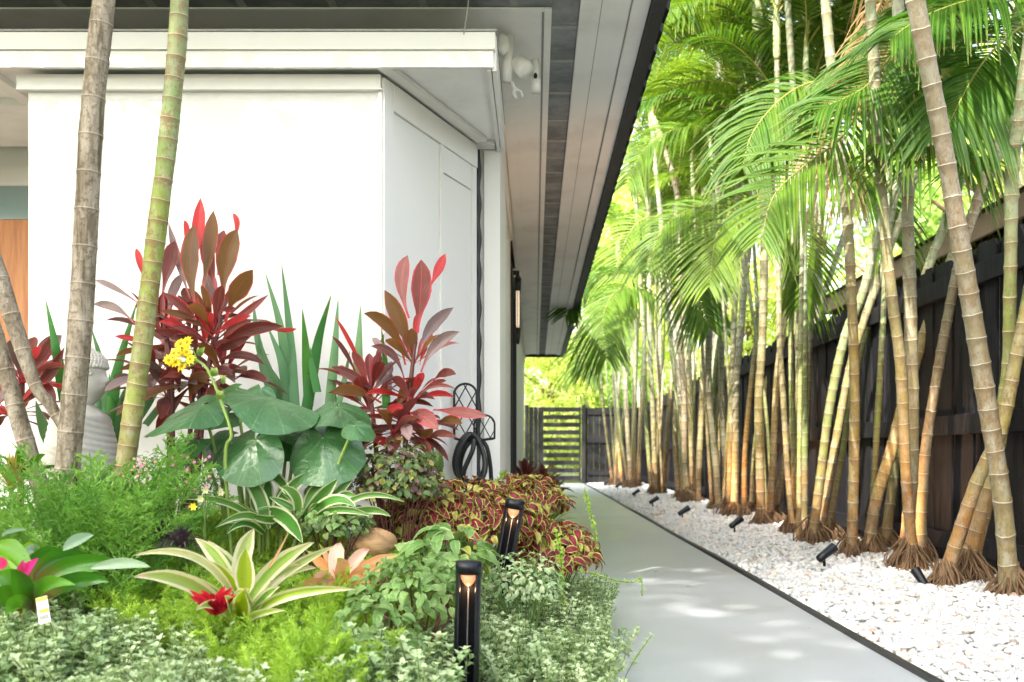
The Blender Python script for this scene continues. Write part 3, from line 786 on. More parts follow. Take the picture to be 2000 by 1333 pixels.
# ================================================================== UPLIGHTS IN THE PEBBLES
def uplight(px, py, aim, label, power=5., sc=1.0, zb=.02):
    D = (H - .05) * F / (py - CY); x = (px - CX) * D / F
    if x > 2.2: x = 2.2
    t = thing('garden_spotlight', label, 'spotlight', (x, D, zb), 'spotlights aimed at the palm clumps')
    d = nrm(np.array(aim, float)); c = np.array([x, D, zb + .085 * sc])
    mb = MB(); tube(mb, [c - d * .060 * sc, c - d * .055 * sc, c - d * .01 * sc, c + d * .05 * sc, c + d * .075 * sc], np.array([.018, .024, .026, .030, .032]) * sc, 14, cap=False)
    tube(mb, [c - d * .062 * sc, c - d * .058 * sc], np.array([.010, .018]) * sc, 14)
    mb.build('lamp_housing', M['blackmetal'], t)
    mb = MB(); tube(mb, [c + d * .045 * sc, c + d * .05 * sc], .027 * sc, 14); mb.build('lens', M['lens'], t)
    mb = MB(); tube(mb, [c - d * .02 * sc, (c[0] - .005, c[1], zb + .03), (c[0] - .005, c[1], zb - .1)], np.array([.011, .009, .007]) * sc, 8); mb.build('stake', M['blackmetal'], t)
    ld = bpy.data.lights.new('spot', 'SPOT'); ld.energy = power * 3.2; ld.color = (1, .55, .25); ld.spot_size = math.radians(75); ld.spot_blend = .8; ld.shadow_soft_size = .025
    lo = bpy.data.objects.new('spot_lamp', ld); COL.objects.link(lo); lo.parent = t
    lo.location = Vector(c + d * .085 * sc) - Vector(t.location); lo.rotation_euler = Vector(d).to_track_quat('-Z', 'Y').to_euler()
    return t
# ================================================================== PALM FRONDS
def frond_geo(mb, rach, up=(0, 0, 1), L=.42, nl=40, droop=.45, w=.024, rnd=None, petiole=.16, vee=.5, mats=(0, 1), dry=False, segs=5):
    """rach: (n,3) rachis points base->tip"""
    rach = spline(rach, 60)
    n = len(rach)
    s = np.concatenate([[0], np.cumsum(np.linalg.norm(np.diff(rach, axis=0), axis=1))]); s /= s[-1]
    rad = np.interp(np.linspace(0, 1, n), [0, .15, 1], [.013, .009, .0025])
    tube(mb, rach[::3], rad[::3], 6, 1., .5, mats[1], False)
    tan = nrm(np.gradient(rach, axis=0)); up = np.asarray(up, float)
    r0 = random.random() if rnd is None else rnd
    for i in range(nl):
        t = petiole + (1 - petiole) * ((i + .5) / nl)
        p = np.array([np.interp(t, s, rach[:, k]) for k in range(3)]); tg = nrm(np.array([np.interp(t, s, tan[:, k]) for k in range(3)]))
        sd = nrm(np.cross(tg, up)); u = nrm(np.cross(sd, tg))
        q = (t - petiole) / (1 - petiole)
        ll = L * (.35 + .75 * math.sin(math.pi * min(1, q * .85 + .12)) ** .8) * random.uniform(.92, 1.05)
        if q > .9: ll *= .75
        fwd = .45 + .75 * q
        for sg in (1, -1):
            d = nrm(sd * sg + tg * (fwd + random.uniform(-.08, .08)) + u * (vee + random.uniform(-.1, .12)))
            l2 = ll * random.uniform(.92, 1.06)
            k = np.linspace(0, 1, segs)[:, None]
            dr = droop * random.uniform(.75, 1.3)
            if dry: dr *= random.uniform(.8, 2.)
            pts = p + d * l2 * k + np.array([0, 0, -1.]) * dr * l2 * k ** 2.2
            nv = nrm(np.cross(d, np.cross(u, d)))
            side = nrm(np.cross(d, nv) + tg * .0)
            a = random.uniform(-.3, .3); side = nrm(side * math.cos(a) + nv * math.sin(a))
            wd = w * np.array([.5, 1, .95, .7, .12]) if segs == 5 else w * np.array([.6, 1, .7, .12])
            strip(mb, pts, np.repeat(side[None], segs, 0), wd * random.uniform(.85, 1.1), min(1, max(0, r0 + random.uniform(-.2, .2))), .22, None, 3, mats[0])

def rachis_curve(L, e0, e1, n=8, sidebend=0.):
    """in xz plane: elevation from e0 to e1 degrees along the length"""
    p = np.zeros(3); out = [p.copy()]
    for i in range(n):
        t = (i + .5) / n; e = math.radians(e0 + (e1 - e0) * t ** 1.25)
        p = p + L / n * np.array([math.cos(e), sidebend * t, math.sin(e)]); out.append(p.copy())
    return np.array(out)

FR = []          # shared frond meshes
for k, (L, e0, e1, dr, sb) in enumerate(((1.7, 72, -25, .45, .1), (1.6, 62, -30, .4, -.1), (1.75, 80, 0, .4, .05), (1.5, 55, -40, .45, .15), (1.6, 68, -35, .35, -.15), (1.4, 85, 25, .35, 0), (1.7, 62, -35, .5, .05), (1.45, 48, -45, .5, -.1))):
    mb = MB(); frond_geo(mb, rachis_curve(L, e0, e1, sidebend=sb), L=.42, nl=38, w=.021, droop=dr, rnd=.15 + .1 * k, vee=.45)
    o = mb.build('frond', [M['frond'], M['rachis']]); me = o.data; bpy.data.objects.remove(o); FR.append(me)
mb = MB(); frond_geo(mb, rachis_curve(1.4, 20, -95), L=.36, nl=30, droop=1.2, rnd=.5, w=.013, vee=0, dry=True)
o = mb.build('frond', [M['frond_dry'], M['frond_dry']]); FRDRY = o.data; bpy.data.objects.remove(o)

def put_frond(parent, loc, az, scale, me, roll=0., tilt=0.):
    o = bpy.data.objects.new('frond', me); COL.objects.link(o); o.parent = parent
    o.location = Vector([float(c) for c in loc]) - Vector(parent.location)
    o.rotation_euler = (roll, tilt, az); o.scale = (scale,) * 3
    return o

def crown(parent, top, n, scale, avoid=None, dry=0, d0=None, green=None):
    a0 = random.uniform(0, 6.28)
    for k in range(n):
        az = a0 + k * 2.4 + random.uniform(-.3, .3)
        i = random.choice([0, 1, 2, 3, 4, 6, 7]) if k < n - 2 else random.choice([2, 5])
        s = scale * random.uniform(.85, 1.12)
        tip = np.array(top) + 1.2 * s * np.array([math.cos(az), math.sin(az), 0])
        if avoid is not None and avoid(tip): az = math.pi - az if random.random() < .5 else az + math.pi
        put_frond(parent, np.array(top) - [0, 0, random.uniform(0, .12)], az, s, FR[i], random.uniform(-.2, .2))
    for k in range(dry):
        put_frond(parent, np.array(top) - [0, 0, .2], random.uniform(0, 6.28), scale * .9, FRDRY)

def cane(parent, wpts, r0, r1, mat, ring=.11, flare=True, name='trunk', topz=3.6, sheath=True, seg=12):
    """wpts world points base->last; extended to topz"""
    wpts = [np.array(q, float) for q in wpts]
    dl = nrm(wpts[-1] - wpts[-2]); 
    if dl[2] < .5: dl = nrm(dl + [0, 0, .5])
    while wpts[-1][2] < topz - .35:
        dl = nrm(dl * 1.0 + np.array([0, 0, .12])); wpts.append(wpts[-1] + dl * .6)
    n = max(40, int(len(wpts) * 22))
    pts = spline(wpts, n); n = len(pts)
    L = np.concatenate([[0], np.cumsum(np.linalg.norm(np.diff(pts, axis=0), axis=1))])
    m = int(L[-1] / (ring / 8)); s = np.linspace(0, L[-1], m)
    pts = np.stack([np.interp(s, L, pts[:, k]) for k in range(3)], -1)
    rr = np.interp(s / s[-1], [0, .35, 1], [r0, r0 * .92, r1])
    jit = ring * (1 + .0 * s)
    ph = random.uniform(0, 6); yc = s / ring * (1 + .18 * s / s[-1]) + .42 * np.sin(s * 3.1 + ph) + .16 * np.sin(s * 8.7 + 2 * ph); fr = yc % 1
    rr = rr * (1 + .035 * np.sin(s * 4.1 + ph) + .02 * np.sin(s * 11 + ph))
    rr = rr * (1 + .075 * np.exp(-(np.minimum(fr, 1 - fr) / .09) ** 2) - .02 * np.sin(fr * math.pi))
    if flare: rr = rr * (1 + .55 * np.exp(-s / .07))
    mb = MB(); tube(mb, pts, rr, seg, ring, random.random(), 0, True, yc)
    tr = mb.build(name, mat, parent)
    if sheath:
        mb = MB(); e = pts[-1]; d = nrm(pts[-1] - pts[-8]); r = rr[-1]
        q = [e, e + d * .04, e + d * .2, e + d * .38, e + d * .5]
        tube(mb, q, [r * 1.0, r * 1.45, r * 1.5, r * 1.15, r * .6], 12, .6, random.random(), 0)
        mb.build('crownshaft', M['sheath'], parent)
        return tr, e + d * .42
    return tr, pts[-1]

def roots(parent, bases, r, z0):
    mb = MB()
    c = np.mean(bases, 0)
    for b in bases:
        lop = random.uniform(0, 6.28); big = random.uniform(.75, 1.25)
        for k in range(120):
            a = random.uniform(0, 6.28); rr = r * random.uniform(.3, .7); ro = r * random.uniform(.6, 1.3) * (1 + .35 * math.cos(a - lop)) * big; h = random.uniform(.0, .12) * big * (1 + .4 * math.cos(a - lop))
            a += random.gauss(0, .25)
            p0 = b + [rr * .8 * math.cos(a), rr * .8 * math.sin(a), h]
            w1 = random.gauss(0, .45); w2 = w1 + random.gauss(0, .5); p1 = b + [ro * math.cos(a + w1), ro * math.sin(a + w1), h * .5]
            p2 = b + [ro * 1.12 * math.cos(a + w2), ro * 1.12 * math.sin(a + w2), -.04]
            p0[2] = max(p0[2], z0 + .02)
            p1[2] = z0 + h * .55; p2[2] = z0 - .03
            tube(mb, spline([p0, p1, p2], 6), np.linspace(.0052, .003, 6) * random.uniform(.6, 1.5), 5, 1, random.random(), 0, False)
        # knobbly core
        tube(mb, [b * [1, 1, 0] + [0, 0, z0 - .04], b * [1, 1, 0] + [0, 0, z0 + .02], b * [1, 1, 0] + [.0, 0, z0 + .07]], [r * .95, r * .9, r * .45], 11, 1, 0, 1, True)
    mb.build('root_mass', [M['root'], M['rootdark']], parent)

NOLEFT = lambda D: (lambda tip: tip[0] < .30 + .10 * D or tip[1] < 2.6)

# traced canes: (clump, [(px,py) base..top], width px, colour, depth offset, crown height)
CAN = [
 (0, [(1972, 1165), (1958, 980), (1920, 740), (1880, 500), (1838, 260), (1788, 0)], 41, 'cane_tan', 0, 3.9),
 (1, [(1848, 1118), (1905, 950), (1955, 836), (1997, 643), (2050, 440)], 30, 'cane', -.05, 3.5),
 (1, [(1885, 1108), (1925, 964), (1966, 748), (1973, 560), (1977, 330), (1990, 240)], 30, 'cane_green', .25, 2.55),
 (1, [(1900, 1105), (1948, 900), (2010, 560), (2070, 300)], 24, 'cane_green', .35, 3.6),
 (2, [(1768, 1082), (1782, 900), (1779, 640), (1773, 433), (1773, 330), (1760, 120)], 29, 'cane_pale', .15, 3.3),
 (2, [(1782, 1062), (1768, 900), (1759, 713), (1741, 573), (1720, 350), (1710, 175), (1700, 10)], 25, 'cane', -.15, 3.7),
 (2, [(1797, 1045), (1806, 900), (1828, 748), (1868, 538), (1905, 400), (1957, 252)], 24, 'cane_tan', .5, 3.4),
 (3, [(1664, 1062), (1668, 900), (1669, 748), (1663, 573), (1654, 420), (1636, 263), (1612, 0)], 23, 'cane', 0, 4.2),
 (3, [(1697, 1068), (1713, 971), (1745, 866), (1790, 700), (1857, 513), (1900, 420)], 27, 'cane', .35, 3.3),
 (3, [(1730, 950), (1790, 615), (1847, 433), (1927, 217)], 23, 'cane_green', .9, 3.8),
 (4, [(1587, 1050), (1603, 930), (1620, 800), (1650, 660), (1685, 573), (1717, 450), (1760, 330)], 21, 'cane_green', 0, 3.6),
 (4, [(1602, 1040), (1626, 900), (1657, 731), (1682, 643), (1731, 503), (1770, 400)], 19, 'cane', .3, 3.5),
 (4, [(1618, 1030), (1643, 900), (1664, 766), (1700, 620)], 14, 'cane_green', .5, 3.1),
 (5, [(1570, 1030), (1571, 900), (1571, 678), (1568, 433), (1560, 330)], 17, 'cane_green', 0, 3.9),
 (5, [(1553, 1022), (1551, 900), (1546, 748), (1545, 640), (1549, 520)], 14, 'cane_green', .3, 3.0),
 (5, [(1547, 1022), (1537, 900), (1528, 748), (1522, 643), (1520, 433)], 14, 'cane', .1, 4.0),
 (5, [(1566, 1000), (1576, 820), (1584, 600), (1602, 433), (1610, 380)], 17, 'cane_pale', .9, 3.8),
 (6, [(1487, 990), (1484, 900), (1482, 783), (1489, 657), (1493, 468), (1490, 380)], 20, 'cane', 0, 4.3),
 (6, [(1503, 990), (1510, 900), (1517, 748), (1530, 640)], 17, 'cane', .4, 3.3),
 (6, [(1512, 1000), (1560, 760), (1600, 600), (1625, 530)], 15, 'cane_pale', .8, 3.6),
 (7, [(1434, 1000), (1437, 900), (1438, 748), (1450, 608), (1458, 433), (1470, 350)], 17, 'cane_pale', 0, 4.6),
 (7, [(1425, 1000), (1427, 850), (1433, 643), (1444, 433), (1445, 330)], 14, 'cane', .3, 4.8),
 (7, [(1454, 985), (1456, 880), (1468, 748), (1480, 650)], 14, 'cane', .3, 3.6),
 (7, [(1468, 985), (1478, 850), (1510, 700), (1540, 590)], 13, 'cane_green', .8, 4.0),
 (8, [(1404, 1000), (1398, 900), (1384, 748), (1388, 590), (1398, 433), (1400, 340)], 16, 'cane_pale', 0, 4.9),
 (8, [(1417, 998), (1416, 900), (1412, 818), (1409, 643), (1409, 450)], 14, 'cane_pale', .2, 4.4),
 (8, [(1396, 985), (1392, 850), (1400, 700), (1428, 520)], 12, 'cane_green', .6, 4.2),
 (9, [(1345, 975), (1338, 900), (1335, 748), (1326, 643), (1328, 433), (1316, 350), (1295, 285)], 14, 'cane_tan', 0, 5.0),
 (9, [(1362, 975), (1366, 900), (1377, 643), (1380, 540)], 15, 'cane', .4, 3.9),
 (9, [(1352, 970), (1350, 880), (1345, 700), (1360, 560)], 11, 'cane', .6, 4.2),
 (9, [(1356, 975), (1372, 850), (1392, 720)], 11, 'cane_green', .5, 3.5),
 (10, [(1340, 965), (1332, 831), (1320, 675), (1303, 538), (1290, 420)], 12, 'cane_pale', 0, 5.2),
 (10, [(1325, 962), (1318, 850), (1324, 720), (1340, 600)], 11, 'cane', .5, 4.3),
 (10, [(1334, 968), (1330, 800), (1308, 620)], 10, 'cane_green', .8, 4.4),
 (11, [(1280, 958), (1276, 820), (1270, 700), (1268, 558)], 13, 'cane', 0, 4.6),
 (11, [(1290, 955), (1289, 800), (1289, 636), (1292, 500)], 11, 'cane', .3, 5.0),
 (11, [(1296, 952), (1303, 850), (1312, 740), (1330, 640)], 11, 'cane', .6, 4.0),
 (11, [(1272, 952), (1262, 820), (1258, 667), (1250, 540)], 10, 'cane_green', .9, 4.9),
 (12, [(1233, 948), (1226, 850), (1222, 753), (1215, 640)], 11, 'cane_pale', 0, 4.2),
 (12, [(1240, 950), (1238, 850), (1240, 700)], 11, 'cane', .4, 4.6),
 (12, [(1246, 948), (1250, 850), (1256, 720)], 10, 'cane', .9, 4.3),
 (12, [(1228, 946), (1212, 850), (1204, 760)], 8, 'cane_green', .6, 3.4),
 (13, [(1214, 940), (1207, 850), (1200, 772), (1196, 690)], 9, 'cane', 0, 3.9),
 (13, [(1196, 942), (1186, 860), (1178, 792), (1172, 710)], 7, 'cane', .4, 3.3),
 (13, [(1205, 942), (1214, 850), (1222, 770)], 8, 'cane', .6, 4.3),
 (13, [(1208, 940), (1203, 850), (1210, 740)], 8, 'cane_pale', 1., 4.6),
]
XB = {0: 2.16, 1: 2.10, 2: 2.12, 3: 2.10, 4: 2.05, 5: 2.12, 6: 2.12, 7: 2.12, 8: 2.12, 9: 2.12, 10: 2.10, 11: 1.98, 12: 1.90, 13: 1.72}
PALMLAB = [
 'nearest areca palm, a single thick tan ringed cane leaning left',
 'areca palm with green canes leaning out over the half buried spotlight',
 'areca palm with three thick canes, one in bright sun, behind the largest pebble spotlight',
 'areca palm with one straight orange cane and one leaning right, before the tall fence boards',
 'areca palm with three slim green canes crossing the fence to the upper right',
 'areca palm with slim bright green upright canes and low dark root mound',
 'areca palm with one thick ochre cane above a shaggy brown root mound',
 'areca palm of four canes directly behind the fourth spotlight from the right',
 'areca palm with pale grey canes glowing orange at the foot',
 'areca palm with a tall tan cane bending left high up, halfway down the row',
 'areca palm with a slender pale cane curving left over its neighbours',
 'areca palm with straight thin canes lit orange, third clump from the gate',
 'second areca palm from the gate, thin pale canes close together',
 'farthest areca palm, thin canes right beside the gate']
clumps = []
for c in range(14):
    cs = [q for q in CAN if q[0] == c]
    px0 = np.mean([q[1][0][0] for q in cs]); D0 = XB[c] * F / (px0 - CX); D0 = min(D0, 22.4)
    base = np.array([(px0 - CX) * D0 / F, D0, .02])
    t = thing('areca_palm', PALMLAB[c], 'palm tree', base, 'areca palms along the black fence')
    clumps.append((t, base, D0))
    bb = []
    for (_, px, w, mt, dd, hz) in cs:
        D = D0 + dd * (.35 + .02 * D0)
        if (px[0][0] - CX) * D / F > 2.36: D = 2.36 * F / (px[0][0] - CX)
        pts = []
        for k, q in enumerate(px):
            Dk = D - .10 * k * (0 if c > 8 else 1) * (1 if dd < .3 else .3)
            pts.append(P(q[0], q[1], Dk))
        pts[0][2] = min(pts[0][2], .10)
        zb = .01
        p0 = pts[0].copy(); dlow = nrm(pts[0] - pts[1]); p0 = p0 + dlow * .08 
        pts = [p0] + pts
        r = w * D / F / 2 * .88
        ring = (.135 if c < 4 else .12 if c < 8 else .14) * random.uniform(.85, 1.15)
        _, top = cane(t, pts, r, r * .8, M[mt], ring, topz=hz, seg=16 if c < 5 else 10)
        bb.append(np.array([pts[1][0], pts[1][1], .05]))
        nf = 8 if c < 7 else 7
        if hz < 2.7:
            crown(t, top, 5, .75, NOLEFT(D))
        else:
            crown(t, top, nf, .95 if c < 4 else 1.0, NOLEFT(D), dry=1 if random.random() < .12 else 0)
    for k in range(0 if c < 3 else 1 if c < 5 else 3):
        a = random.uniform(-.25, .25); D = D0 + random.uniform(.1, .5); xb = min(2.3, base[0] + random.uniform(-.1, .15)); hz = random.uniform(2.3, 3.3) if k == 0 else random.uniform(3.3, 4.6)
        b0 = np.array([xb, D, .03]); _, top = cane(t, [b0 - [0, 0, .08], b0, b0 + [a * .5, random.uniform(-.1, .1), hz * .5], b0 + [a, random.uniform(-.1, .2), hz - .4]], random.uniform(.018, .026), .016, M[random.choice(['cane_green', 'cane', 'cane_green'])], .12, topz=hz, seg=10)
        crown(t, top, 4 if k == 0 else 3, .8, NOLEFT(D))
    roots(t, np.array(bb), .082 if c < 8 else .095, .01)

# fronds traced from the photograph, each hanging from the clump it belongs to
def tf(c, px, D, Dt=None, L=.42, up=(0, 0, 1), nl=40, droop=.5, dry=False, vee=.4, w=.024, rnd=.3, pet=.08):
    n = len(px); Dt = D if Dt is None else Dt
    pts = [P(q[0], q[1], D + (Dt - D) * k / (n - 1)) for k, q in enumerate(px)]
    mb = MB(); frond_geo(mb, pts, up, L, nl, droop, w, rnd, pet, vee, dry=dry)
    mb.build('frond', [M['frond_dry'], M['frond_dry']] if dry else [M['frond'], M['rachis']], clumps[c][0])
tf(3, [(1760, 60), (1706, 155), (1650, 262), (1570, 325), (1510, 385), (1486, 470)], 5.4, 5.2, L=.50, up=(-.2, -.7, .6), nl=44, droop=.35, w=.023, rnd=.35)
tf(2, [(1966, 347), (1905, 318), (1860, 302), (1790, 286), (1715, 284)], 5.3, 4.9, L=.40, up=(0, -.2, 1), nl=28, droop=.8, w=.023, vee=.15)
tf(2, [(1860, -60), (1800, 40), (1740, 110), (1690, 170), (1600, 215)], 5.2, 5.0, L=.46, up=(.1, -.5, .8), nl=40, droop=.5, w=.023, vee=.3, rnd=.1)
tf(1, [(2030, -30), (1960, -10), (1880, 5), (1800, 35), (1740, 75)], 4.8, 4.6, L=.42, up=(.1, -.4, .9), nl=36, droop=.55, w=.023, vee=.25, rnd=.05)
tf(1, [(2060, 20), (1985, 60), (1930, 110), (1890, 170), (1850, 250)], 5.0, 4.7, L=.45, up=(-.2, -.7, .6), nl=40, droop=.7, w=.026, vee=.2, rnd=.05)
tf(5, [(1560, 250), (1450, 161), (1370, 95), (1300, 84), (1262, 110)], 8.5, 8.2, L=.62, up=(0, -.5, .9), nl=44, droop=-.05, w=.035, vee=.5, rnd=.7)
tf(5, [(1580, 262), (1545, 250), (1390, 203), (1300, 190), (1235, 215)], 8.8, 8.2, L=.50, up=(0, -.2, 1), nl=44, droop=.5, w=.03, vee=.3, rnd=.2)
tf(6, [(1510, 120), (1440, 30), (1370, 5), (1300, 30)], 8.8, 8.2, L=.6, up=(0, -.3, 1), nl=40, droop=.5, w=.03, vee=.3, rnd=.5)
tf(7, [(1460, 340), (1400, 270), (1330, 250), (1260, 290), (1225, 360)], 10, 9.5, L=.55, up=(0, -.4, .9), nl=40, droop=.5, w=.032, vee=.3, rnd=.5)
tf(9, [(1310, 520), (1239, 533), (1175, 538), (1133, 566), (1105, 618)], 12.5, 12, L=.55, up=(0, -.3, 1), nl=42, droop=.25, w=.03, vee=.3, rnd=.1)
tf(10, [(1300, 590), (1253, 566), (1205, 568), (1178, 620), (1185, 700)], 14, 13, L=.65, up=(-.5, -.6, .5), nl=42, droop=.5, w=.04, vee=.1, rnd=.4)
tf(8, [(1415, 430), (1375, 470), (1358, 550), (1385, 640)], 11, 10.8, L=.5, up=(-.3, -.8, .3), nl=40, droop=.5, w=.034, vee=.1, rnd=.2)
tf(7, [(1440, 420), (1380, 400), (1300, 440), (1265, 520)], 11, 10.6, L=.55, up=(-.2, -.6, .7), nl=40, droop=.5, w=.034, vee=.2, rnd=.5)
tf(6, [(1480, 380), (1540, 420), (1575, 500), (1560, 600)], 8.2, 8.0, L=.42, up=(.3, -.8, .3), nl=36, droop=.5, w=.026, vee=.1, rnd=.5)
tf(4, [(1660, 200), (1600, 160), (1530, 190), (1470, 260), (1450, 330)], 6.6, 6.4, L=.45, up=(0, -.6, .7), nl=40, droop=.6, w=.026, vee=.3, rnd=.2)
tf(5, [(1600, 330), (1660, 330), (1720, 380), (1745, 470)], 7.4, 7.3, L=.45, up=(.2, -.7, .5), nl=38, droop=.6, w=.026, vee=.2, rnd=.3)
tf(3, [(1700, 120), (1790, 150), (1850, 230), (1880, 340)], 6.0, 6.0, L=.45, up=(.3, -.7, .6), nl=38, droop=.7, w=.026, vee=.2, rnd=.1)
tf(3, [(1740, -30), (1715, 15), (1690, 70), (1640, 145)], 5.5, 5.3, L=.24, up=(0, -1, .2), nl=28, droop=1.4, dry=True, w=.011, vee=0)
for c_, p_, d_ in ((6, [(1490, 380), (1440, 400), (1400, 460), (1385, 560)], 9), (10, [(1290, 420), (1240, 440), (1205, 520), (1200, 610)], 14), (11, [(1250, 540), (1215, 560), (1190, 640), (1185, 700)], 16), (12, [(1215, 640), (1180, 640), (1150, 680), (1140, 730)], 20)):
    tf(c_, p_, d_, d_ - .2, L=.034 * d_ + .16, up=(-.3, -.7, .6), nl=34, droop=.4, w=.014 + .0012 * d_, vee=.3, rnd=random.uniform(.2, .9))
# one broad undivided young leaf
mb = MB(); leaf3(mb, P(1955, 255, 5.2), P(1915, 160, 5.0), P(1835, 122, 4.9), .26, .05, 'lance', .5, 12, .12, 5)
leaf3(mb, P(1950, 240, 5.0), P(1900, 190, 4.9), P(1838, 135, 4.8), .22, .2, 'lance', -.2, 12, .12, 5)
mb.build('young_leaf', M['frond'], clumps[1][0])

# taller palms across the fence and far down the row
def tall_palm(x, D, h, r, label, lean=(0, 0), n=12, sc=1.25, mat='cane_pale'):
    t = thing('tall_palm', label, 'palm tree', (x, D, -.03), 'tall palms beyond the fence')
    pts = [np.array([x, D, -.05]), np.array([x + lean[0] * .3, D + lean[1] * .3, h * .35]), np.array([x + lean[0], D + lean[1], h - .5])]
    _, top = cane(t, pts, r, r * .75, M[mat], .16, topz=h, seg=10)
    crown(t, top, n, sc, lambda tip: tip[0] < .06 * D + .35)
tall_palm(2.9, 15.5, 6.3, .06, 'tall palm with crown high beside the roof edge, nearest of the tall ones', (-.4, 0))
tall_palm(3.2, 19, 6.0, .06, 'tall palm with crown just right of the roof corner', (-.5, .3))
tall_palm(3.4, 11.5, 5.8, .06, 'tall palm with pale crownshaft near the top of the photo', (-.3, 0))
tall_palm(2.9, 25.5, 5.0, .07, 'palm standing beyond the right end of the gate', (-.6, 0))
tall_palm(1.5, 26.5, 4.2, .07, 'shorter palm directly behind the gate', (-.3, 0))
tall_palm(3.6, 23, 8.0, .07, 'tallest far palm, crown against the bright trees', (-.3, 0))
tall_palm(4.6, 9.5, 4.6, .06, 'palm in the neighbour yard behind the tall fence boards', (0, 0))

# ================================================================== BACKGROUND TREES
def leafcards(mb, C, R, n, size, mat, shell=.55, gaps=0.0):
    """leaf-sized faces through an ellipsoid volume"""
    d = nrm(rng.normal(size=(n, 3))); r = rng.uniform(shell ** 3, 1, n) ** (1 / 3)
    pos = C + d * r[:, None] * R
    ax = nrm(rng.normal(size=(n, 3)) + [0, 0, -.3]); nz = nrm(rng.normal(size=(n, 3)) + [0, 0, .8])
    Rm = frames(ax, nz); s = size * rng.lognormal(0, .25, n)
    scatter(mb, LEAFCARD, pos, Rm, s, rng.random(n))
m_ = MB()
m_.add([(0, 0, 0), (.35, -.22, .03), (.35, 0, -.02), (.35, .22, .03), (.75, -.16, 0), (.75, 0, -.05), (.75, .16, 0), (1, 0, -.06)],
       [(0, 1, 2, 2), (0, 2, 3, 3), (1, 4, 5, 2), (2, 5, 6, 3), (4, 7, 5, 5), (5, 7, 6, 6)][2:4], [(0, 0, .5)] * 8)
m_.f.append((np.array([(0, 1, 2), (0, 2, 3), (4, 7, 5), (5, 7, 6)]), 0))
m_.a[0] = np.array([(0, 0, .5), (-1, .35, .5), (0, .35, .5), (1, .35, .5), (-1, .75, .5), (0, .75, .5), (1, .75, .5), (0, 1, .5)])
LEAFCARD = m_.tmpl()
def tree(x, D, h, cr, n, size, mat, label, trunk_r=.14, low=.15, group='bushy trees beyond the fence', name='leafy_tree', clus=26):
    t = thing(name, label, 'tree', (x, D, -.03), group)
    mb = MB(); top = np.array([x, D, h * .75])
    tube(mb, spline([(x, D, -.1), (x + .1, D, h * .35), (x - .05, D + .1, h * .75)], 14), np.linspace(trunk_r, trunk_r * .4, 14), 9)
    for k in range(7):
        a = k * 2.4; b = np.array([x, D, h * (.3 + .06 * k)]); e = b + [cr * .6 * math.cos(a), cr * .6 * math.sin(a), h * .18]
        tube(mb, spline([b, (b + e) / 2 + [0, 0, .1], e], 7), np.linspace(trunk_r * .4, .02, 7), 6)
    mb.build('trunk', M['bark_tree'], t)
    mb = MB()
    for k in range(clus):
        u = random.random(); a = random.uniform(0, 6.28)
        zc = h * (low + (1 - low) * (k + .5) / clus); rr = cr * math.sqrt(max(.08, math.sin(math.pi * min(.97, (zc / h - low * .6) / (1 - low * .6)) ** .8)))
        c = np.array([x + rr * .75 * math.cos(a) * u ** .4, D + rr * .75 * math.sin(a) * u ** .4, zc - .05 * h])
        s = cr * random.uniform(.28, .5)
        leafcards(mb, c, np.array([s, s, s * .75]), int(n / clus), size, 0, .3)
    mb.build('crown', M[mat], t)
    return t
for i, (x, D, h, cr, n, s, m_n, lab) in enumerate([
 (6.2, 13.0, 5.5, 1.9, 9000, .12, 'tree_lime', 'yellow green tree above the tall fence boards at the right edge'),
 (7.2, 18.5, 8.5, 2.6, 10000, .14, 'tree_green', 'large green tree behind the neighbour house'),
 (4.6, 21.5, 7.0, 1.8, 9000, .13, 'tree_lime', 'lime green tree showing between the middle palm canes'),
 (5.6, 28.0, 12.5, 3.2, 14000, .17, 'tree_lime', 'tall sunlit lime tree at the top beside the roof edge'),
 (2.6, 31.0, 9.5, 2.6, 13000, .17, 'tree_lime', 'bright yellow green tree rising right of the roof corner'),
 (.4, 26.2, 4.0, 1.5, 12000, .10, 'tree_lime', 'low yellow green tree behind the slatted gate'),
 (-2.4, 33.0, 7.0, 2.6, 6000, .17, 'tree_green', 'green tree mostly hidden behind the far end of the house'),
 (2.2, 27.5, 3.6, 1.3, 7000, .12, 'tree_green', 'dark green shrubby tree just beyond the end fence'),
 (9.5, 24.0, 11.0, 3.0, 9000, .17, 'tree_lime', 'tall lime tree far behind the neighbour house'),
 (3.4, 40.0, 16.0, 4.5, 12000, .24, 'tree_lime', 'farthest and tallest pale tree closing the view'),
 (12.5, 34.0, 15.0, 4.5, 9000, .24, 'tree_green', 'far green tree high at the right'),
]):
    tree(x, D, h, cr, n, s, m_n, lab, .10 + .01 * h)
# ================================================================== GARDEN
C4 = lambda x, y: (x / 2.854, 433 + y / 2.854)
C5 = lambda x, y: (650 + x / 2.854, 433 + y / 2.854)
C7 = lambda x, y: (x / 2.854, 866 + y / 2.854)
C8 = lambda x, y: (650 + x / 2.854, 866 + y / 2.854)
def traced(mb, conv, rows, D, prof, mats_n, spread=.10, dflt=0, ncol=5, n=12, roll=.45, fold=.14, wavy=0, wk=1.0):
    """rows: ((bx,by),(mx,my),(tx,ty),w[,mat][,dD])"""
    for q in rows:
        b, m, t, w = q[:4]; mt = q[4] if len(q) > 4 else dflt; dd = q[5] if len(q) > 5 else random.uniform(-spread, spread)
        b = conv(*b); m = conv(*m); t = conv(*t)
        p0 = P(*b, D); p1 = P(*m, D + dd * .6); p2 = P(*t, D + dd)
        leaf3(mb, p0, p1, p2, w * wk / 2.854 * D / F, None, prof, random.uniform(-roll, roll), n, fold, ncol, mt, None, wavy)

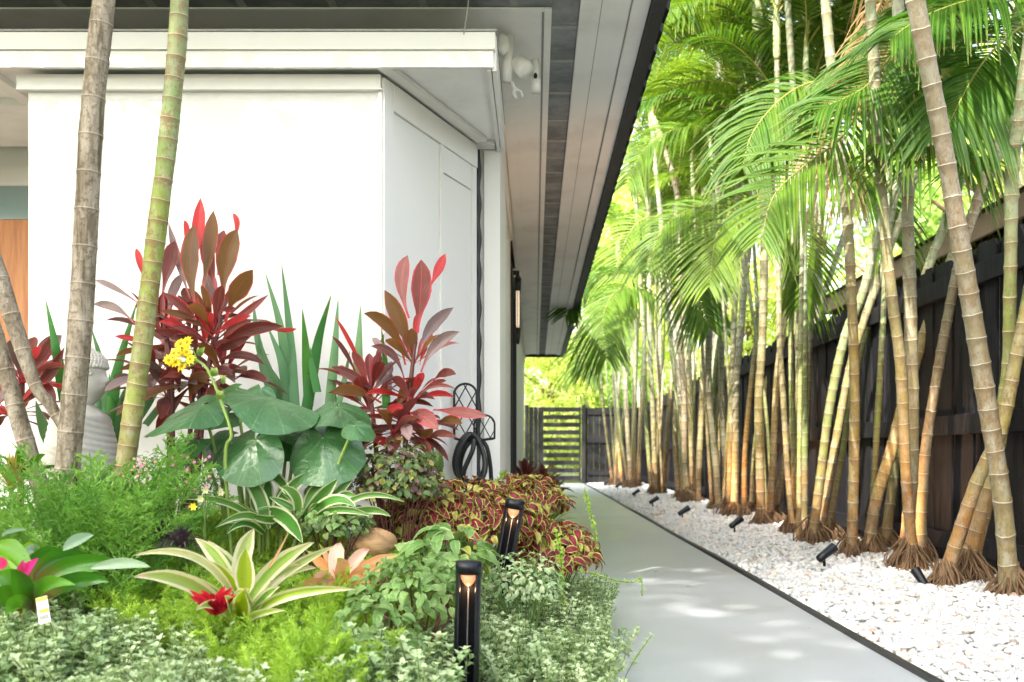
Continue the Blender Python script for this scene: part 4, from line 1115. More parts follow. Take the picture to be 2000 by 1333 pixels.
def groundpt(px, D, dz=0.):
    x = (px - CX) * D / F
    return np.array([x, D, float(bed_z(x, D)) + dz])

CM = ['cord_olive', 'cord_dark', 'cord_red', 'cord_grey', 'cord_pink']
def cm(): return [M[k] for k in CM]
def rosette(mb, c, n, L, w, e0, e1, mats, prof='cord', arch=.5, ncol=5, nseg=10, ax=(0, 0, 1), roll=.5, fold=.14, azr=None, wavy=0):
    """procedural rosette of leaves from c; elevation e0 (inner) .. e1 (outer) degrees"""
    a0 = random.uniform(0, 6.28)
    for k in range(n):
        az = a0 + k * 2.399 if azr is None else random.uniform(*azr)
        f = k / max(1, n - 1); e = math.radians(e0 + (e1 - e0) * f + random.uniform(-7, 7)); l = L * random.uniform(.8, .95) * (1 - .25 * (1 - f))
        d = np.array([math.cos(az) * math.cos(e), math.sin(az) * math.cos(e), math.sin(e)])
        p1 = c + d * l * .55; p2 = c + d * l * (1 - .12 * arch) - np.array([0, 0, 1]) * arch * l * .28 * math.cos(e)
        out = nrm(np.cross(np.cross(d, [0, 0, 1.]) + 1e-5, d))
        leaf3(mb, np.array(c), p1, p2, w * random.uniform(.8, .95), None, prof, random.uniform(-roll, roll), nseg, fold, ncol, random.choice(mats), face=out, wavy=wavy)

# ---- cordylines
DA = 3.42
t = thing('red_cordyline', 'largest red cordyline, bronze and pink leaves against the white bay wall', 'shrub', groundpt(400, DA), 'cordylines in the garden bed')
rowsA = [
 ((1090, 470), (1062, 240), (1085, 15), 108, 0, .0), ((1130, 380), (1165, 150), (1190, -62), 84, 0, .05), ((1060, 300), (1100, 80), (1118, -132), 74, 2, .08),
 ((1245, 430), (1262, 220), (1322, 42), 122, 0, -.03), ((1275, 500), (1320, 390), (1410, 268), 112, 0, -.05), ((1215, 400), (1165, 220), (1150, 50), 84, 4, .1),
 ((905, 420), (938, 240), (975, 108), 84, 1, .05), ((1060, 430), (1000, 240), (940, 10), 44, 3, .1), ((810, 360), (785, 240), (758, 150), 40, 2, .1), ((1215, 300), (1225, 150), (1250, 48), 60, 4, .14),
 ((1300, 120), (1320, 20), (1300, -46), 34, 2, .15), ((1040, 240), (1045, 80), (1028, -8), 36, 2, .15),
 ((1130, 560), (1170, 400), (1150, 270), 88, 3, .15), ((940, 540), (965, 400), (1020, 290), 60, 3, .1), ((1090, 520), (1050, 430), (1020, 370), 60, 1, .1),
 ((1150, 620), (1030, 490), (905, 395), 48, 4, -.12), ((1190, 650), (1060, 540), (885, 500), 44, 0, -.12), ((1200, 640), (1330, 540), (1497, 408), 44, 4, -.1), ((1180, 640), (1290, 560), (1400, 525), 40, 2, -.15),
 ((1205, 720), (1370, 610), (1580, 585), 74, 1, -.15), ((1500, 600), (1580, 606), (1655, 598), 26, 2, -.15),
 ((1160, 700), (1010, 590), (885, 560), 48, 2, -.1), ((1180, 690), (1060, 610), (960, 590), 40, 4, -.12), ((1170, 750), (1010, 640), (860, 615), 52, 1, -.15), ((1180, 770), (1060, 670), (950, 655), 62, 1, -.15),
 ((850, 690), (740, 655), (640, 640), 32, 2, -.05), ((860, 720), (740, 715), (645, 750), 36, 0, -.08),
 ((1200, 800), (1330, 745), (1480, 800), 50, 1, -.15), ((1240, 760), (1300, 640), (1400, 545), 100, 1, .1), ((980, 900), (930, 770), (850, 715), 84, 1, .1), ((1000, 950), (985, 850), (950, 770), 64, 1, -.05),
 ((1080, 960), (1090, 880), (1150, 810), 70, 1, .05), ((900, 900), (810, 810), (660, 830), 46, 0, 0), ((1310, 880), (1400, 850), (1500, 900), 50, 1, -.1), ((1060, 1000), (1090, 900), (1180, 860), 90, 0, -.05),
 ((790, 470), (640, 370), (530, 328), 34, 3, .1), ((745, 565), (640, 480), (520, 462), 48, 3, .05), ((1230, 500), (1270, 490), (1320, 490), 40, 4, 0),
 ((1030, 620), (990, 560), (900, 560), 40, 2, .0), ((1050, 700), (960, 690), (880, 640), 40, 4, .05), ((1230, 690), (1290, 600), (1380, 560), 44, 4, -.1), ((1200, 740), (1280, 690), (1400, 640), 52, 1, -.12),
 ((940, 900), (870, 860), (830, 960), 64, 3, 0), ((1240, 850), (1260, 820), (1310, 900), 70, 3, -.05), ((880, 800), (800, 790), (760, 850), 52, 1, 0), ((960, 640), (900, 640), (840, 590), 44, 1, 0), ((930, 780), (860, 750), (770, 760), 50, 1, .05),
 ((1120, 600), (1110, 500), (1100, 420), 26, 2, 0), ((1220, 620), (1220, 500), (1215, 400), 22, 4, 0), ((1250, 620), (1262, 540), (1275, 480), 20, 2, 0), ((920, 620), (905, 500), (910, 400), 30, 4, 0),
 ((1130, 830), (1090, 790), (1020, 800), 60, 1, -.1), ((1160, 860), (1230, 830), (1300, 860), 60, 1, -.1), ((1180, 900), (1250, 930), (1290, 1000), 60, 1, -.12), ((1010, 860), (950, 850), (880, 900), 60, 1, -.1)]
for lo in range(0, len(rowsA), 18):
    mb = MB(); traced(mb, C4, rowsA[lo:lo + 18], DA, 'cord', None, roll=.4, wk=.98, wavy=.04); mb.build('foliage', cm(), t)
mb = MB()
for bx, tx, ty in ((1010, 1100, 470), (1060, 1190, 640), (1000, 1240, 520), (960, 920, 560), (1040, 1150, 800), (940, 905, 420)):
    tube(mb, spline([groundpt(C4(bx, 0)[0], DA + .02), P(*C4((bx + tx) / 2 + 20, 950), DA + .02), P(*C4(tx, ty), DA + .02)], 12), np.linspace(.010, .006, 12), 7)
mb.build('stem', M['redstem'], t)
mb = MB(); c = P(*C4(1080, 900), DA)
rosette(mb, c, 12, .34, .055, 20, -30, [1, 1, 0, 3]); rosette(mb, P(*C4(930, 980), DA + .05), 12, .30, .05, 40, -20, [1, 1, 3]); rosette(mb, P(*C4(1130, 730), DA + .05), 10, .3, .05, 50, 0, [1, 1, 2, 4])
rosette(mb, P(*C4(1190, 620), DA + .03), 11, .3, .05, 75, 15, [0, 4, 1, 2]); rosette(mb, P(*C4(900, 640), DA + .05), 11, .28, .05, 75, 10, [1, 1, 4]); rosette(mb, P(*C4(1250, 860), DA + .02), 12, .28, .055, 60, -20, [1, 1, 0]); rosette(mb, P(*C4(1060, 640), DA + .06), 9, .26, .05, 70, 20, [1, 3, 4]); rosette(mb, P(*C4(880, 860), DA), 12, .26, .055, 60, -20, [1, 1, 3])
mb.build('lower_foliage', cm(), t)

DB = 3.35
t = thing('red_cordyline', 'upright cordyline with a bright red top leaf standing before the bay side wall', 'shrub', groundpt(790, DB), 'cordylines in the garden bed')
rowsB = [
 ((425, 540), (385, 340), (418, 188), 84, 4, .08), ((470, 620), (490, 400), (492, 212), 118, 4, -.05), ((540, 370), (585, 275), (628, 180), 56, 2, .05), ((432, 740), (375, 560), (288, 382), 92, 0, -.05),
 ((405, 800), (320, 590), (172, 512), 76, 0, -.08), ((482, 740), (545, 590), (672, 480), 72, 3, .05), ((492, 840), (575, 690), (706, 615), 66, 3, -.05), ((398, 880), (330, 740), (212, 695), 50, 1, 0), ((300, 760), (260, 690), (220, 650), 40, 3, .05),
 ((560, 890), (620, 845), (688, 852), 50, 1, -.1), ((490, 950), (530, 900), (580, 870), 12, 4, -.1), ((465, 1000), (550, 918), (682, 930), 26, 4, -.05), ((430, 1070), (500, 1085), (590, 1160), 92, 4, -.2), ((560, 1050), (700, 1062), (862, 1088), 62, 4, -.15), ((580, 1120), (650, 1105), (722, 1128), 54, 0, -.15),
 ((350, 1060), (400, 950), (490, 870), 84, 0, 0), ((265, 1085), (330, 1045), (395, 1040), 52, 2, -.1), ((212, 940), (245, 780), (288, 620), 34, 4, .1), ((330, 970), (300, 880), (245, 800), 72, 3, .1), ((220, 950), (280, 870), (330, 780), 70, 3, .12),
 ((180, 880), (110, 700), (12, 530), 26, 2, -.1), ((150, 900), (75, 740), (-5, 640), 30, 1, -.05), ((260, 970), (130, 870), (-10, 810), 56, 1, -.05), ((270, 1010), (120, 940), (-5, 950), 72, 0, -.1), ((520, 1240), (590, 1180), (695, 1205), 46, 4, -.15),
 ((460, 1000), (510, 975), (570, 992), 26, 1, -.12), ((410, 1140), (280, 1150), (95, 1195), 44, 1, -.1), ((400, 1200), (300, 1230), (200, 1180), 54, 2, -.05), ((440, 1130), (500, 1180), (560, 1150), 60, 0, -.1), ((450, 720), (458, 600), (462, 520), 26, 2, 0), ((410, 760), (425, 680), (440, 600), 24, 4, .05), ((485, 800), (500, 740), (530, 700), 24, 2, 0),
 ((440, 1180), (500, 1240), (540, 1300), 60, 1, -.1), ((360, 1180), (330, 1250), (300, 1320), 60, 1, -.1), ((250, 1060), (180, 1050), (60, 1080), 44, 1, 0), ((200, 900), (160, 830), (120, 740), 34, 3, .1)]
for lo in range(0, len(rowsB), 18):
    mb = MB(); traced(mb, C5, rowsB[lo:lo + 18], DB, 'cord', None, roll=.4, wk=.98, wavy=.04); mb.build('foliage', cm(), t)
mb = MB(); tube(mb, spline([groundpt(C5(380, 0)[0], DB), P(*C5(410, 1150), DB), P(*C5(445, 800), DB), P(*C5(465, 620), DB)], 14), np.linspace(.011, .005, 14), 8)
tube(mb, spline([groundpt(C5(300, 0)[0], DB), P(*C5(230, 1150), DB), P(*C5(200, 900), DB)], 10), np.linspace(.010, .006, 10), 7)
mb.build('stem', M['redstem'], t)
mb = MB(); rosette(mb, P(*C5(390, 1130), DB), 14, .26, .05, 30, -30, [1, 1, 0, 3, 4]); rosette(mb, P(*C5(200, 1050), DB + .05), 14, .30, .05, 50, -20, [1, 1, 0, 3]); rosette(mb, P(*C5(440, 1000), DB), 10, .2, .045, 60, 0, [1, 2, 4]); rosette(mb, P(*C5(450, 800), DB + .02), 9, .22, .045, 70, 25, [0, 4, 3]); rosette(mb, P(*C5(210, 960), DB + .02), 10, .26, .045, 75, 15, [1, 0, 4]); rosette(mb, P(*C5(330, 1180), DB - .05), 14, .24, .055, 50, -30, [1, 1, 0, 4])
mb.build('lower_foliage', cm(), t)

DC = 3.55
t = thing('red_cordyline', 'dark maroon cordyline at the left edge behind the branching grey trunk', 'shrub', groundpt(30, DC), 'cordylines in the garden bed')
mb = MB()
traced(mb, C4, [((150, 850), (250, 720), (345, 635), 90, 3), ((160, 870), (230, 760), (300, 640), 70, 4), ((170, 800), (190, 740), (230, 700), 46, 2), ((150, 840), (250, 825), (320, 845), 40, 4), ((130, 900), (110, 700), (90, 515), 40, 2), ((60, 1100), (20, 1060), (-40, 1060), 60, 2), ((80, 900), (0, 800), (-60, 700), 90, 1), ((100, 960), (10, 950), (-60, 1000), 90, 1), ((200, 880), (260, 930), (300, 1040), 70, 1), ((160, 900), (250, 880), (360, 700), 60, 1)], DC, 'cord', None, roll=.3)
rosette(mb, P(*C4(120, 900), DC), 18, .36, .06, 60, -20, [1, 1, 1, 2, 3, 4]); rosette(mb, P(*C4(60, 1080), DC), 16, .34, .06, 50, -20, [1, 1, 1, 2, 0])
mb.build('foliage', cm(), t)
mb = MB(); tube(mb, spline([groundpt(40, DC), P(*C4(120, 900), DC)], 8), .012, 7); mb.build('stem', M['redstem'], t)

t = thing('red_cordyline', 'small dark cordyline by the house corner near the gate', 'shrub', (-.02, 10.6, 0), 'cordylines in the garden bed')
mb = MB()
for q in ((-.10, 10.4, .38), (.08, 10.8, .30), (-.1, 10.0, .22), (.15, 10.2, .2)):
    rosette(mb, np.array(q), 22, .42, .07, 80, -10, [1, 1, 1, 0, 4])
mb.build('foliage', cm(), t)
mb = MB(); tube(mb, [(-.1, 10.4, -.02), (-.1, 10.4, .4)], .014, 7); tube(mb, [(.08, 10.8, -.02), (.08, 10.8, .3)], .014, 7); mb.build('stem', M['redstem'], t)
t = tag(MB.build((lambda mb: (rosette(mb, np.array([.1, 8.4, .05]), 26, .42, .03, 85, 20, [0, 1], 'blade'), mb)[1])(MB()), 'strap_leaf_plant', [M['iris'], M['grassy']]), 'small green strap leaved plant beside the path before the house door', 'plant')

# ---- irises / blade leaves
def irises(conv, rows, D, label, lp):
    t = thing('iris_plant', label, 'plant', groundpt(lp, D), 'irises with upright blades in the bed')
    mb = MB()
    for b, m, tp, w, mt in rows:
        b = conv(*b); m = conv(*m); tp = conv(*tp)
        g = P(*b, D + random.uniform(-.05, .05)); m3 = P(*m, D + random.uniform(-.05, .05)); t3 = P(*tp, D + random.uniform(-.08, .08))
        # run the blade down to the soil
        base = g + (g - m3) * .5; base[2] = max(base[2], float(bed_z(base[0], base[1])) - .02)
        pts = spline([base, g, m3, t3], 16); mid = pts[8]
        tan = nrm(np.gradient(pts, axis=0)); view = nrm(pts - np.array([0, 0, H])); side = nrm(np.cross(tan, view)); nv = np.cross(side, tan)
        r = random.uniform(-.5, .5); side = side * math.cos(r) + nv * math.sin(r)
        wd = w * 1.12 / 2.854 * D / F * np.minimum(1, (1 - np.linspace(0, 1, 16)) * 2.0 + .02) ** .8
        strip(mb, pts, side, wd, random.random(), .2, None, 3, mt)
    mb.build('blades', [M['iris'], M['iris_grey']], t)
irises(C4, [((1600, 930), (1570, 620), (1480, 288), 54, 1), ((1635, 930), (1612, 600), (1570, 240), 50, 1), ((1540, 930), (1450, 700), (1410, 435), 56, 1), ((1600, 930), (1565, 760), (1487, 575), 48, 1), ((1560, 930), (1480, 800), (1440, 640), 46, 1), ((1500, 900), (1460, 780), (1440, 680), 50, 1)], 3.5, 'grey green iris fan with two tallest blades between the red cordylines', 555)
irises(C4, [((1710, 920), (1700, 700), (1685, 488), 54, 0), ((1735, 920), (1780, 650), (1846, 412), 58, 0), ((1840, 1000), (1868, 700), (1885, 432), 48, 1), ((1760, 900), (1740, 800), (1730, 700), 40, 0), ((1990, 900), (2000, 700), (2010, 470), 50, 1), ((1900, 960), (1925, 850), (1950, 720), 30, 1), ((2155, 960), (2150, 800), (2125, 590), 42, 0), ((1880, 1180), (1880, 1100), (1870, 950), 40, 0)], 3.45, 'bright green iris fan with shorter blades right of the taller grey fan', 640)
irises(C4, [((345, 900), (310, 690), (255, 438), 52, 0), ((300, 1250), (240, 1120), (200, 1000), 70, 1), ((420, 1000), (390, 900), (380, 800), 40, 1)], 3.55, 'single bright iris blade clump left of the grey trunk', 110)
irises(C4, [((600, 1200), (650, 850), (762, 452), 66, 0), ((560, 1230), (570, 850), (512, 600), 52, 1), ((620, 1240), (620, 1050), (610, 850), 60, 0), ((660, 1200), (680, 1000), (720, 900), 40, 1), ((560, 1200), (545, 1050), (540, 900), 50, 1), ((800, 1050), (860, 960), (930, 900), 40, 1), ((850, 1080), (930, 980), (1000, 900), 36, 1)], 3.5, 'iris clump between the grey trunk and the green ringed trunk', 215)

# ---- leopard plant (round glossy leaves) with its yellow flowers
DL = 3.0
t = thing('leopard_plant', 'leopard plant with big round glossy leaves in the middle of the bed', 'plant', groundpt(510, DL))
def roundleaf(c, R, nv, notch, label=None):
    c = np.array(c, float); nv = nrm(nv); x = nrm(np.array(notch, float) - np.dot(notch, nv) * nv); y = np.cross(nv, x)
    mb = MB(); na, nr = 44, 8
    V = []; A = []
    V.append(c + nv * R * .06 * 0 + x * R * .45); A.append((0, .1, random.random()))
    rn = random.random(); ph = random.uniform(0, 6)
    for i in range(na):
        a = math.radians(14) + (2 * math.pi - math.radians(28)) * i / (na - 1)
        for k in range(1, nr + 1):
            q = k / nr
            # centre (petiole joint) lies at x*.45, outline is reniform
            ctr = x * R * .45
            outl = np.array([math.cos(a), math.sin(a)]) * R * (1.02 - .06 * math.cos(a) + .012 * math.sin(9 * a + ph))
            p2 = (outl[0] * x + outl[1] * y)
            p = ctr * (1 - q) + p2 * q
            cup = nv * R * (.16 * (q ** 1.6) * math.cos(2 * a + ph) - .20 * q * q + .035 * math.sin(5 * a + ph) * q + .025 * abs(math.sin(a * 6)) * q)
            V.append(c + p + cup); A.append(((i * 9.0 / na) % 1 * 2 - 1, q, rn))
    Fq = []; tri = []
    for i in range(na - 1):
        tri.append((0, 1 + i * nr, 1 + (i + 1) * nr))
        for k in range(nr - 1):
            a = 1 + i * nr + k; b = a + nr; Fq.append((a, a + 1, b + 1, b))
    mb.add(V, Fq, A); mb.f.append((np.array(tri), 0))
    o = mb.build('leaf', M['ligularia'], t)
    return c + x * R * .45
LV = [((361, 806), .126, (-.25, -.40, .85), (.6, .3, .3)), ((534, 790), .135, (.30, -.28, .9), (-.3, .5, 0)), ((662, 806), .100, (.1, -.40, .85), (-.2, .7, .1)), ((486, 884), .100, (-.1, -.85, .5), (.2, .1, .8)),
      ((637, 882), .112, (.05, -.85, .5), (-.2, .1, .8)), ((446, 768), .066, (-.1, -.5, .8), (.3, .3, .1)), ((506, 768), .05, (.2, -.6, .7), (0, .3, .2)), ((431, 870), .07, (-.3, -.6, .5), (.5, .2, .4)), ((560, 850), .10, (.1, -.7, .6), (0, .3, .6)),
      ((372, 872), .065, (-.3, -.55, .7), (.5, .3, .2)), ((580, 835), .09, (0, -.4, .8), (-.1, .5, .4)), ((430, 815), .07, (-.1, -.5, .8), (.4, .4, .1)), ((700, 840), .05, (.2, -.6, .8), (-.4, .4, .2))]
for i, (c, R, nv, no) in enumerate(LV):
    D = DL + (.06 * (i % 3) - .05) + (.12 if i in (5, 6, 8, 10, 11) else 0)
    j = roundleaf(P(*c, D), R, nv, no)
    g = groundpt(515 + (c[0] - 515) * .3, DL + .05)
    mb = MB(); tube(mb, spline([g, (g * .45 + j * .55) + [0, .02, .03], j], 12), np.linspace(.0075, .004, 12), 7, 1, .5); mb.build('petiole', M['petiole'], t)
ST = [groundpt(458, 2.95), P(440, 900, 2.93), P(452, 850, 2.92), P(430, 780, 2.92), P(405, 722, 2.92), P(378, 700, 2.92)]
mb = MB(); tube(mb, spline(ST, 26), np.linspace(.006, .004, 26), 7, 1, .5)
fl_c = [(352, 672), (340, 690), (365, 688), (343, 708), (356, 716), (372, 702), (330, 704), (366, 668), (349, 690)]
for c in fl_c: tube(mb, spline([P(386, 706, 2.92), P((386 + c[0]) / 2 + 4, (706 + c[1]) / 2 + 3, 2.92), P(*c, 2.92)], 8), .0018, 5, 1, .5)
mb.build('flower_stalk', M['petiole'], t)
for c in fl_c:
    mb = MB(); cc = P(*c, 2.915 + random.uniform(-.02, .01)); ax = nrm(np.array([random.uniform(-.6, .3), -1, random.uniform(-.1, .7)])); u = nrm(np.cross(ax, [0, 0, 1])); v = np.cross(ax, u)
    for k in range(11):
        a = k * 2 * math.pi / 11 + random.uniform(-.1, .1); d = u * math.cos(a) + v * math.sin(a); l = .019 * random.uniform(.8, 1.15)
        leaf3(mb, cc + d * .003, cc + d * l * .55 + ax * .002, cc + d * l - ax * .002, .0075, None, 'lance', 0, 5, .1, 3, 0, face=ax)
    fo = mb.build('flower', M['yellow'], t)
    mb = MB(); tube(mb, [cc - ax * .004, cc + ax * .003, cc + ax * .005], [.0035, .0048, .002], 9); mb.build('flower_eye', M['yellow_eye'], fo)
mb = MB()
for c in ((430, 775), (434, 745), (418, 730), (392, 690)):
    for k in range(5): leaf3(mb, P(c[0], c[1] + 6, 2.92), P(c[0] + random.uniform(-5, 5), c[1] - 3, 2.9), P(c[0] + random.uniform(-9, 9), c[1] - 12, 2.9), .011, None, 'ovate')
mb.build('bract', M['petiole'], t)

# ---- bromeliads
DW = 2.42
t = thing('variegated_bromeliad', 'cream edged bromeliad with a yellow green cup in the front of the bed', 'plant', groundpt(466, DW))
mb = MB()
rows = [((1340, 860), (1350, 640), (1415, 478), 112, 1, .12), ((1310, 860), (1230, 660), (1088, 530), 92, 0, .1), ((1330, 840), (1290, 700), (1160, 545), 84, 0, .14), ((1335, 850), (1250, 740), (1140, 655), 88, 2, -.02), ((1310, 880), (1090, 640), (738, 628), 52, 1, -.1),
 ((1290, 900), (1100, 770), (860, 722), 50, 0, -.15), ((1260, 960), (1040, 780), (742, 745), 96, 1, -.2), ((1385, 890), (1540, 690), (1752, 552), 96, 0, .05), ((1410, 910), (1600, 720), (1882, 568), 64, 1, .12), ((1390, 970), (1620, 840), (1985, 815), 66, 0, -.1), ((1420, 930), (1540, 740), (1765, 695), 84, 1, .1),
 ((1360, 1000), (1450, 945), (1590, 932), 44, 0, -.2), ((1360, 900), (1345, 830), (1300, 850), 40, 1, -.2), ((1400, 900), (1370, 830), (1390, 815), 34, 1, -.2), ((1350, 980), (1350, 880), (1365, 820), 100, 2, -.22), ((1300, 980), (1200, 900), (1090, 930), 60, 0, -.2), ((1400, 960), (1470, 860), (1560, 800), 60, 0, -.05), ((1320, 990), (1290, 900), (1250, 850), 70, 1, -.18)]
rows = [(b, m, tp, w * .84, *r) for b, m, tp, w, *r in rows]
traced(mb, C7, rows, DW, 'brom', None, ncol=7, n=16, roll=.25, fold=.34, wk=1.0, wavy=.02)
mb.build('leaves', [M['brom_white'], M['brom_cream'], M['brom_cup']], t)
mb = MB(); traced(mb, C7, [((1370, 850), (1362, 700), (1372, 585), 112, 0, .0)], DW - .05, 'ovate', None, ncol=7, n=16, roll=.05, fold=.35); mb.build('cup_leaf', M['brom_cup'], t)
mb = MB(); traced(mb, C7, [((1495, 700), (1560, 590), (1612, 485), 13, 0, 0.05)], DW, 'blade', None); mb.build('dry_stalk', M['dryleaf'], t)
mb = MB()
for k in range(16):
    a = k * 2.4; c = P(*C7(1205, 960), DW - .12); d = np.array([math.cos(a) * .6, math.sin(a) * .5 - .3, .9]); d = nrm(d)
    leaf3(mb, c, c + d * .03 + [0, 0, .005], c + d * .062 * random.uniform(.8, 1.2) + [.02 * math.cos(a), -.01, 0], .03, None, 'ovate', 0, 8, .3, 5, 0, face=nrm([math.cos(a), -1, .3]))
mb.build('red_bract', M['red_flower'], t)

DG = 2.32
t = thing('green_bromeliad', 'glossy green bromeliad with magenta centre at the left edge of the bed', 'plant', groundpt(40, DG))
mb = MB()
rows = [((130, 800), (70, 650), (-20, 560), 170, 1, .1), ((150, 780), (160, 640), (190, 560), 110, 1, .2), ((170, 780), (300, 640), (480, 622), 96, 0, .1), ((190, 820), (420, 680), (735, 690), 100, 0, .05), ((200, 860), (420, 760), (610, 772), 88, 0, -.05), ((160, 780), (230, 640), (350, 610), 90, 0, .2),
 ((120, 900), (70, 780), (-30, 740), 120, 0, -.05), ((150, 930), (120, 800), (60, 700), 100, 0, -.15), ((170, 930), (240, 800), (420, 790), 80, 0, -.15), ((130, 900), (20, 850), (-80, 900), 110, 0, -.1), ((100, 800), (0, 700), (-120, 690), 120, 1, .1), ((150, 940), (100, 900), (30, 960), 90, 0, -.2), ((150, 800), (120, 720), (140, 620), 90, 0, .25)]
traced(mb, C7, rows, DG, 'brom', None, ncol=5, n=16, roll=.35, fold=.22)
mb.build('leaves', [M['brom_green'], M['brom_lime']], t)
mb = MB(); traced(mb, C7, [((500, 700), (680, 668), (838, 690), 60, 0, 0), ((350, 600), (425, 540), (522, 512), 66, 0, .1), ((140, 640), (180, 590), (230, 620), 60, 0, .2), ((10, 520), (60, 490), (150, 480), 26, 0, .1)], DG + .03, 'lance', None, roll=.2); mb.build('silver_leaf_tip', M['brom_pale'], t)
mb = MB(); traced(mb, C7, [((115, 760), (150, 700), (215, 640), 60, 0, -.1), ((110, 745), (120, 700), (130, 650), 50, 0, -.1), ((20, 700), (0, 660), (-20, 640), 60, 0, -.1)], DG - .06, 'ovate', None, roll=.2); mb.build('magenta_cup', M['pink'], t)
tg = thing('plant_tag', 'white and yellow nursery tag stuck in by the magenta centred bromeliad', 'tag', P(80, 1200, 2.12))
mb = MB()
def tagquad(mb, x0, x1, z0, z1, off):
    a = np.array(P(84, 1190, 2.12)); r = nrm(np.array([.96, .12, .25])); u = nrm(np.array([-.22, .15, .96]))
    q = [a + r * x0 + u * z0, a + r * x1 + u * z0, a + r * x1 + u * z1, a + r * x0 + u * z1]; nn_ = np.cross(r, u); nn_ = nn_ * (1 if nn_[1] < 0 else -1)
    v = [p + nn_ * off for p in q] + [p + nn_ * (off - .0008) for p in q]
    mb.add(v, [(0, 1, 2, 3), (4, 7, 6, 5), (0, 4, 5, 1), (1, 5, 6, 2), (2, 6, 7, 3), (3, 7, 4, 0)])
tagquad(mb, -.012, .012, -.03, .026, 0); mb.build('card', M['label_white'], tg, False)
mb = MB(); tagquad(mb, -.0115, .0115, .018, .025, .0012); tagquad(mb, -.008, .011, -.008, .000, .0012); mb.build('yellow_band', M['label_yellow'], tg, False)
mb = MB()
for k in range(3): tagquad(mb, -.010, .009 - .003 * k, .014 - .005 * k, .0155 - .005 * k, .0012)
for k in range(5): tagquad(mb, -.008 + .0036 * k, -.0062 + .0036 * k, -.022, -.012, .0012)
mb.build('print', M['label_ink'], tg, False)

DO = 2.72
t = thing('orange_bromeliad', 'orange and pink bromeliad beside the tan garden stone', 'plant', groundpt(655, DO))
mb = MB()
rows = [((1890, 780), (1880, 640), (1900, 555), 84, 1, .05), ((1880, 780), (1800, 680), (1715, 600), 54, 0, .05), ((1910, 780), (1980, 650), (2060, 590), 60, 1, .05), ((1870, 800), (1800, 740), (1740, 750), 60, 1, -.1), ((1870, 820), (1760, 780), (1600, 840), 56, 0, -.15), ((1930, 800), (2060, 680), (2240, 620), 56, 0, 0),
 ((1940, 820), (2040, 720), (2150, 700), 60, 0, -.1), ((1900, 800), (1850, 680), (1780, 560), 40, 0, .15), ((1920, 820), (1990, 760), (2080, 800), 66, 0, -.15), ((1880, 830), (1820, 790), (1700, 800), 50, 1, -.1), ((1900, 760), (1900, 690), (1880, 640), 80, 0, -.05), ((1930, 790), (1990, 700), (2020, 620), 60, 0, .1), ((1930, 840), (2060, 770), (2200, 780), 50, 0, -.1), ((1890, 840), (1860, 800), (1800, 850), 60, 0, -.2)]
traced(mb, C7, rows, DO, 'brom', None, ncol=5, n=14, roll=.35, fold=.22)
mb.build('leaves', [M['brom_orange'], M['brom_rose']], t)
# tan stone
bm = bmesh.new(); bmesh.ops.create_icosphere(bm, subdivisions=4, radius=1)
c = P(728, 1056, 3.02)
for v in bm.verts:
    q = np.array(v.co[:]); s = 1 + .10 * math.sin(3 * q[0] + 1) + .08 * math.sin(5 * q[1] + 2 * q[2]) + .03 * math.sin(11 * q[0] + 7 * q[2])
    q = q * s * [.075, .08, .042]; v.co = (q[0] + c[0], q[1] + c[1], q[2] + c[2] - .01 + .15 * q[0] * 0)
me = bpy.data.meshes.new('garden_stone'); bm.to_mesh(me); bm.free(); me.polygons.foreach_set('use_smooth', [True] * len(me.polygons)); me.materials.append(M['sandstone'])
o = bpy.data.objects.new('garden_stone', me); COL.objects.link(o); tag(o, 'tan layered stone among the plants between orange bromeliad and coleus', 'stone')
mb = MB(); p = P(700, 1085, 2.9); tube(mb, [P(560, 1010, 3.2), P(470, 955, 3.3)], .02, 8)

# ---- variegated flax
DV = 2.95
t = thing('variegated_flax', 'white edged strap leaved plant below the leopard plant', 'plant', groundpt(560, DV))
mb = MB()
rows = [((1480, 480), (1440, 290), (1318, 138), 72, 0, .05), ((1470, 480), (1270, 330), (955, 312), 36, 0, -.15), ((1500, 460), (1495, 300), (1488, 188), 58, 0, .1), ((1520, 420), (1610, 260), (1752, 150), 64, 0, .05), ((1610, 280), (1545, 190), (1448, 142), 52, 0, .1), ((1470, 500), (1360, 445), (1262, 510), 32, 0, -.15), ((1510, 380), (1610, 430), (1688, 560), 74, 0, -.2), ((1480, 460), (1430, 360), (1400, 300), 46, 0, .1), ((1530, 400), (1560, 300), (1600, 210), 50, 0, .1),
 ((1660, 400), (1650, 290), (1560, 242), 54, 0, -.05), ((1680, 400), (1720, 310), (1795, 188), 50, 0, .08), ((1700, 400), (1790, 290), (1882, 200), 64, 0, 0), ((1720, 400), (1850, 300), (2000, 148), 50, 0, .05), ((1740, 395), (1870, 318), (1985, 362), 54, 0, -.1), ((1760, 410), (1900, 370), (2080, 410), 36, 0, -.1), ((1480, 480), (1380, 400), (1200, 470), 40, 0, -.2), ((1650, 380), (1590, 340), (1500, 300), 40, 0, 0), ((1540, 420), (1480, 420), (1380, 400), 44, 0, -.1),
 ((1860, 420), (1900, 300), (1990, 300), 50, 0, 0), ((1870, 440), (2040, 370), (2180, 410), 44, 0, -.1), ((1860, 400), (2040, 290), (2260, 330), 30, 0, -.05), ((1700, 380), (1760, 250), (1880, 230), 40, 0, .1), ((1620, 300), (1660, 200), (1640, 120), 30, 0, .12)]
traced(mb, C7, rows, DV, 'brom', None, ncol=5, n=14, roll=.4, fold=.25, wk=1.05)
rosette(mb, P(*C7(1500, 480), DV + .05), 10, .22, .026, 50, 0, [0], 'brom'); rosette(mb, P(*C7(1720, 420), DV + .05), 12, .22, .026, 50, 0, [0], 'brom')
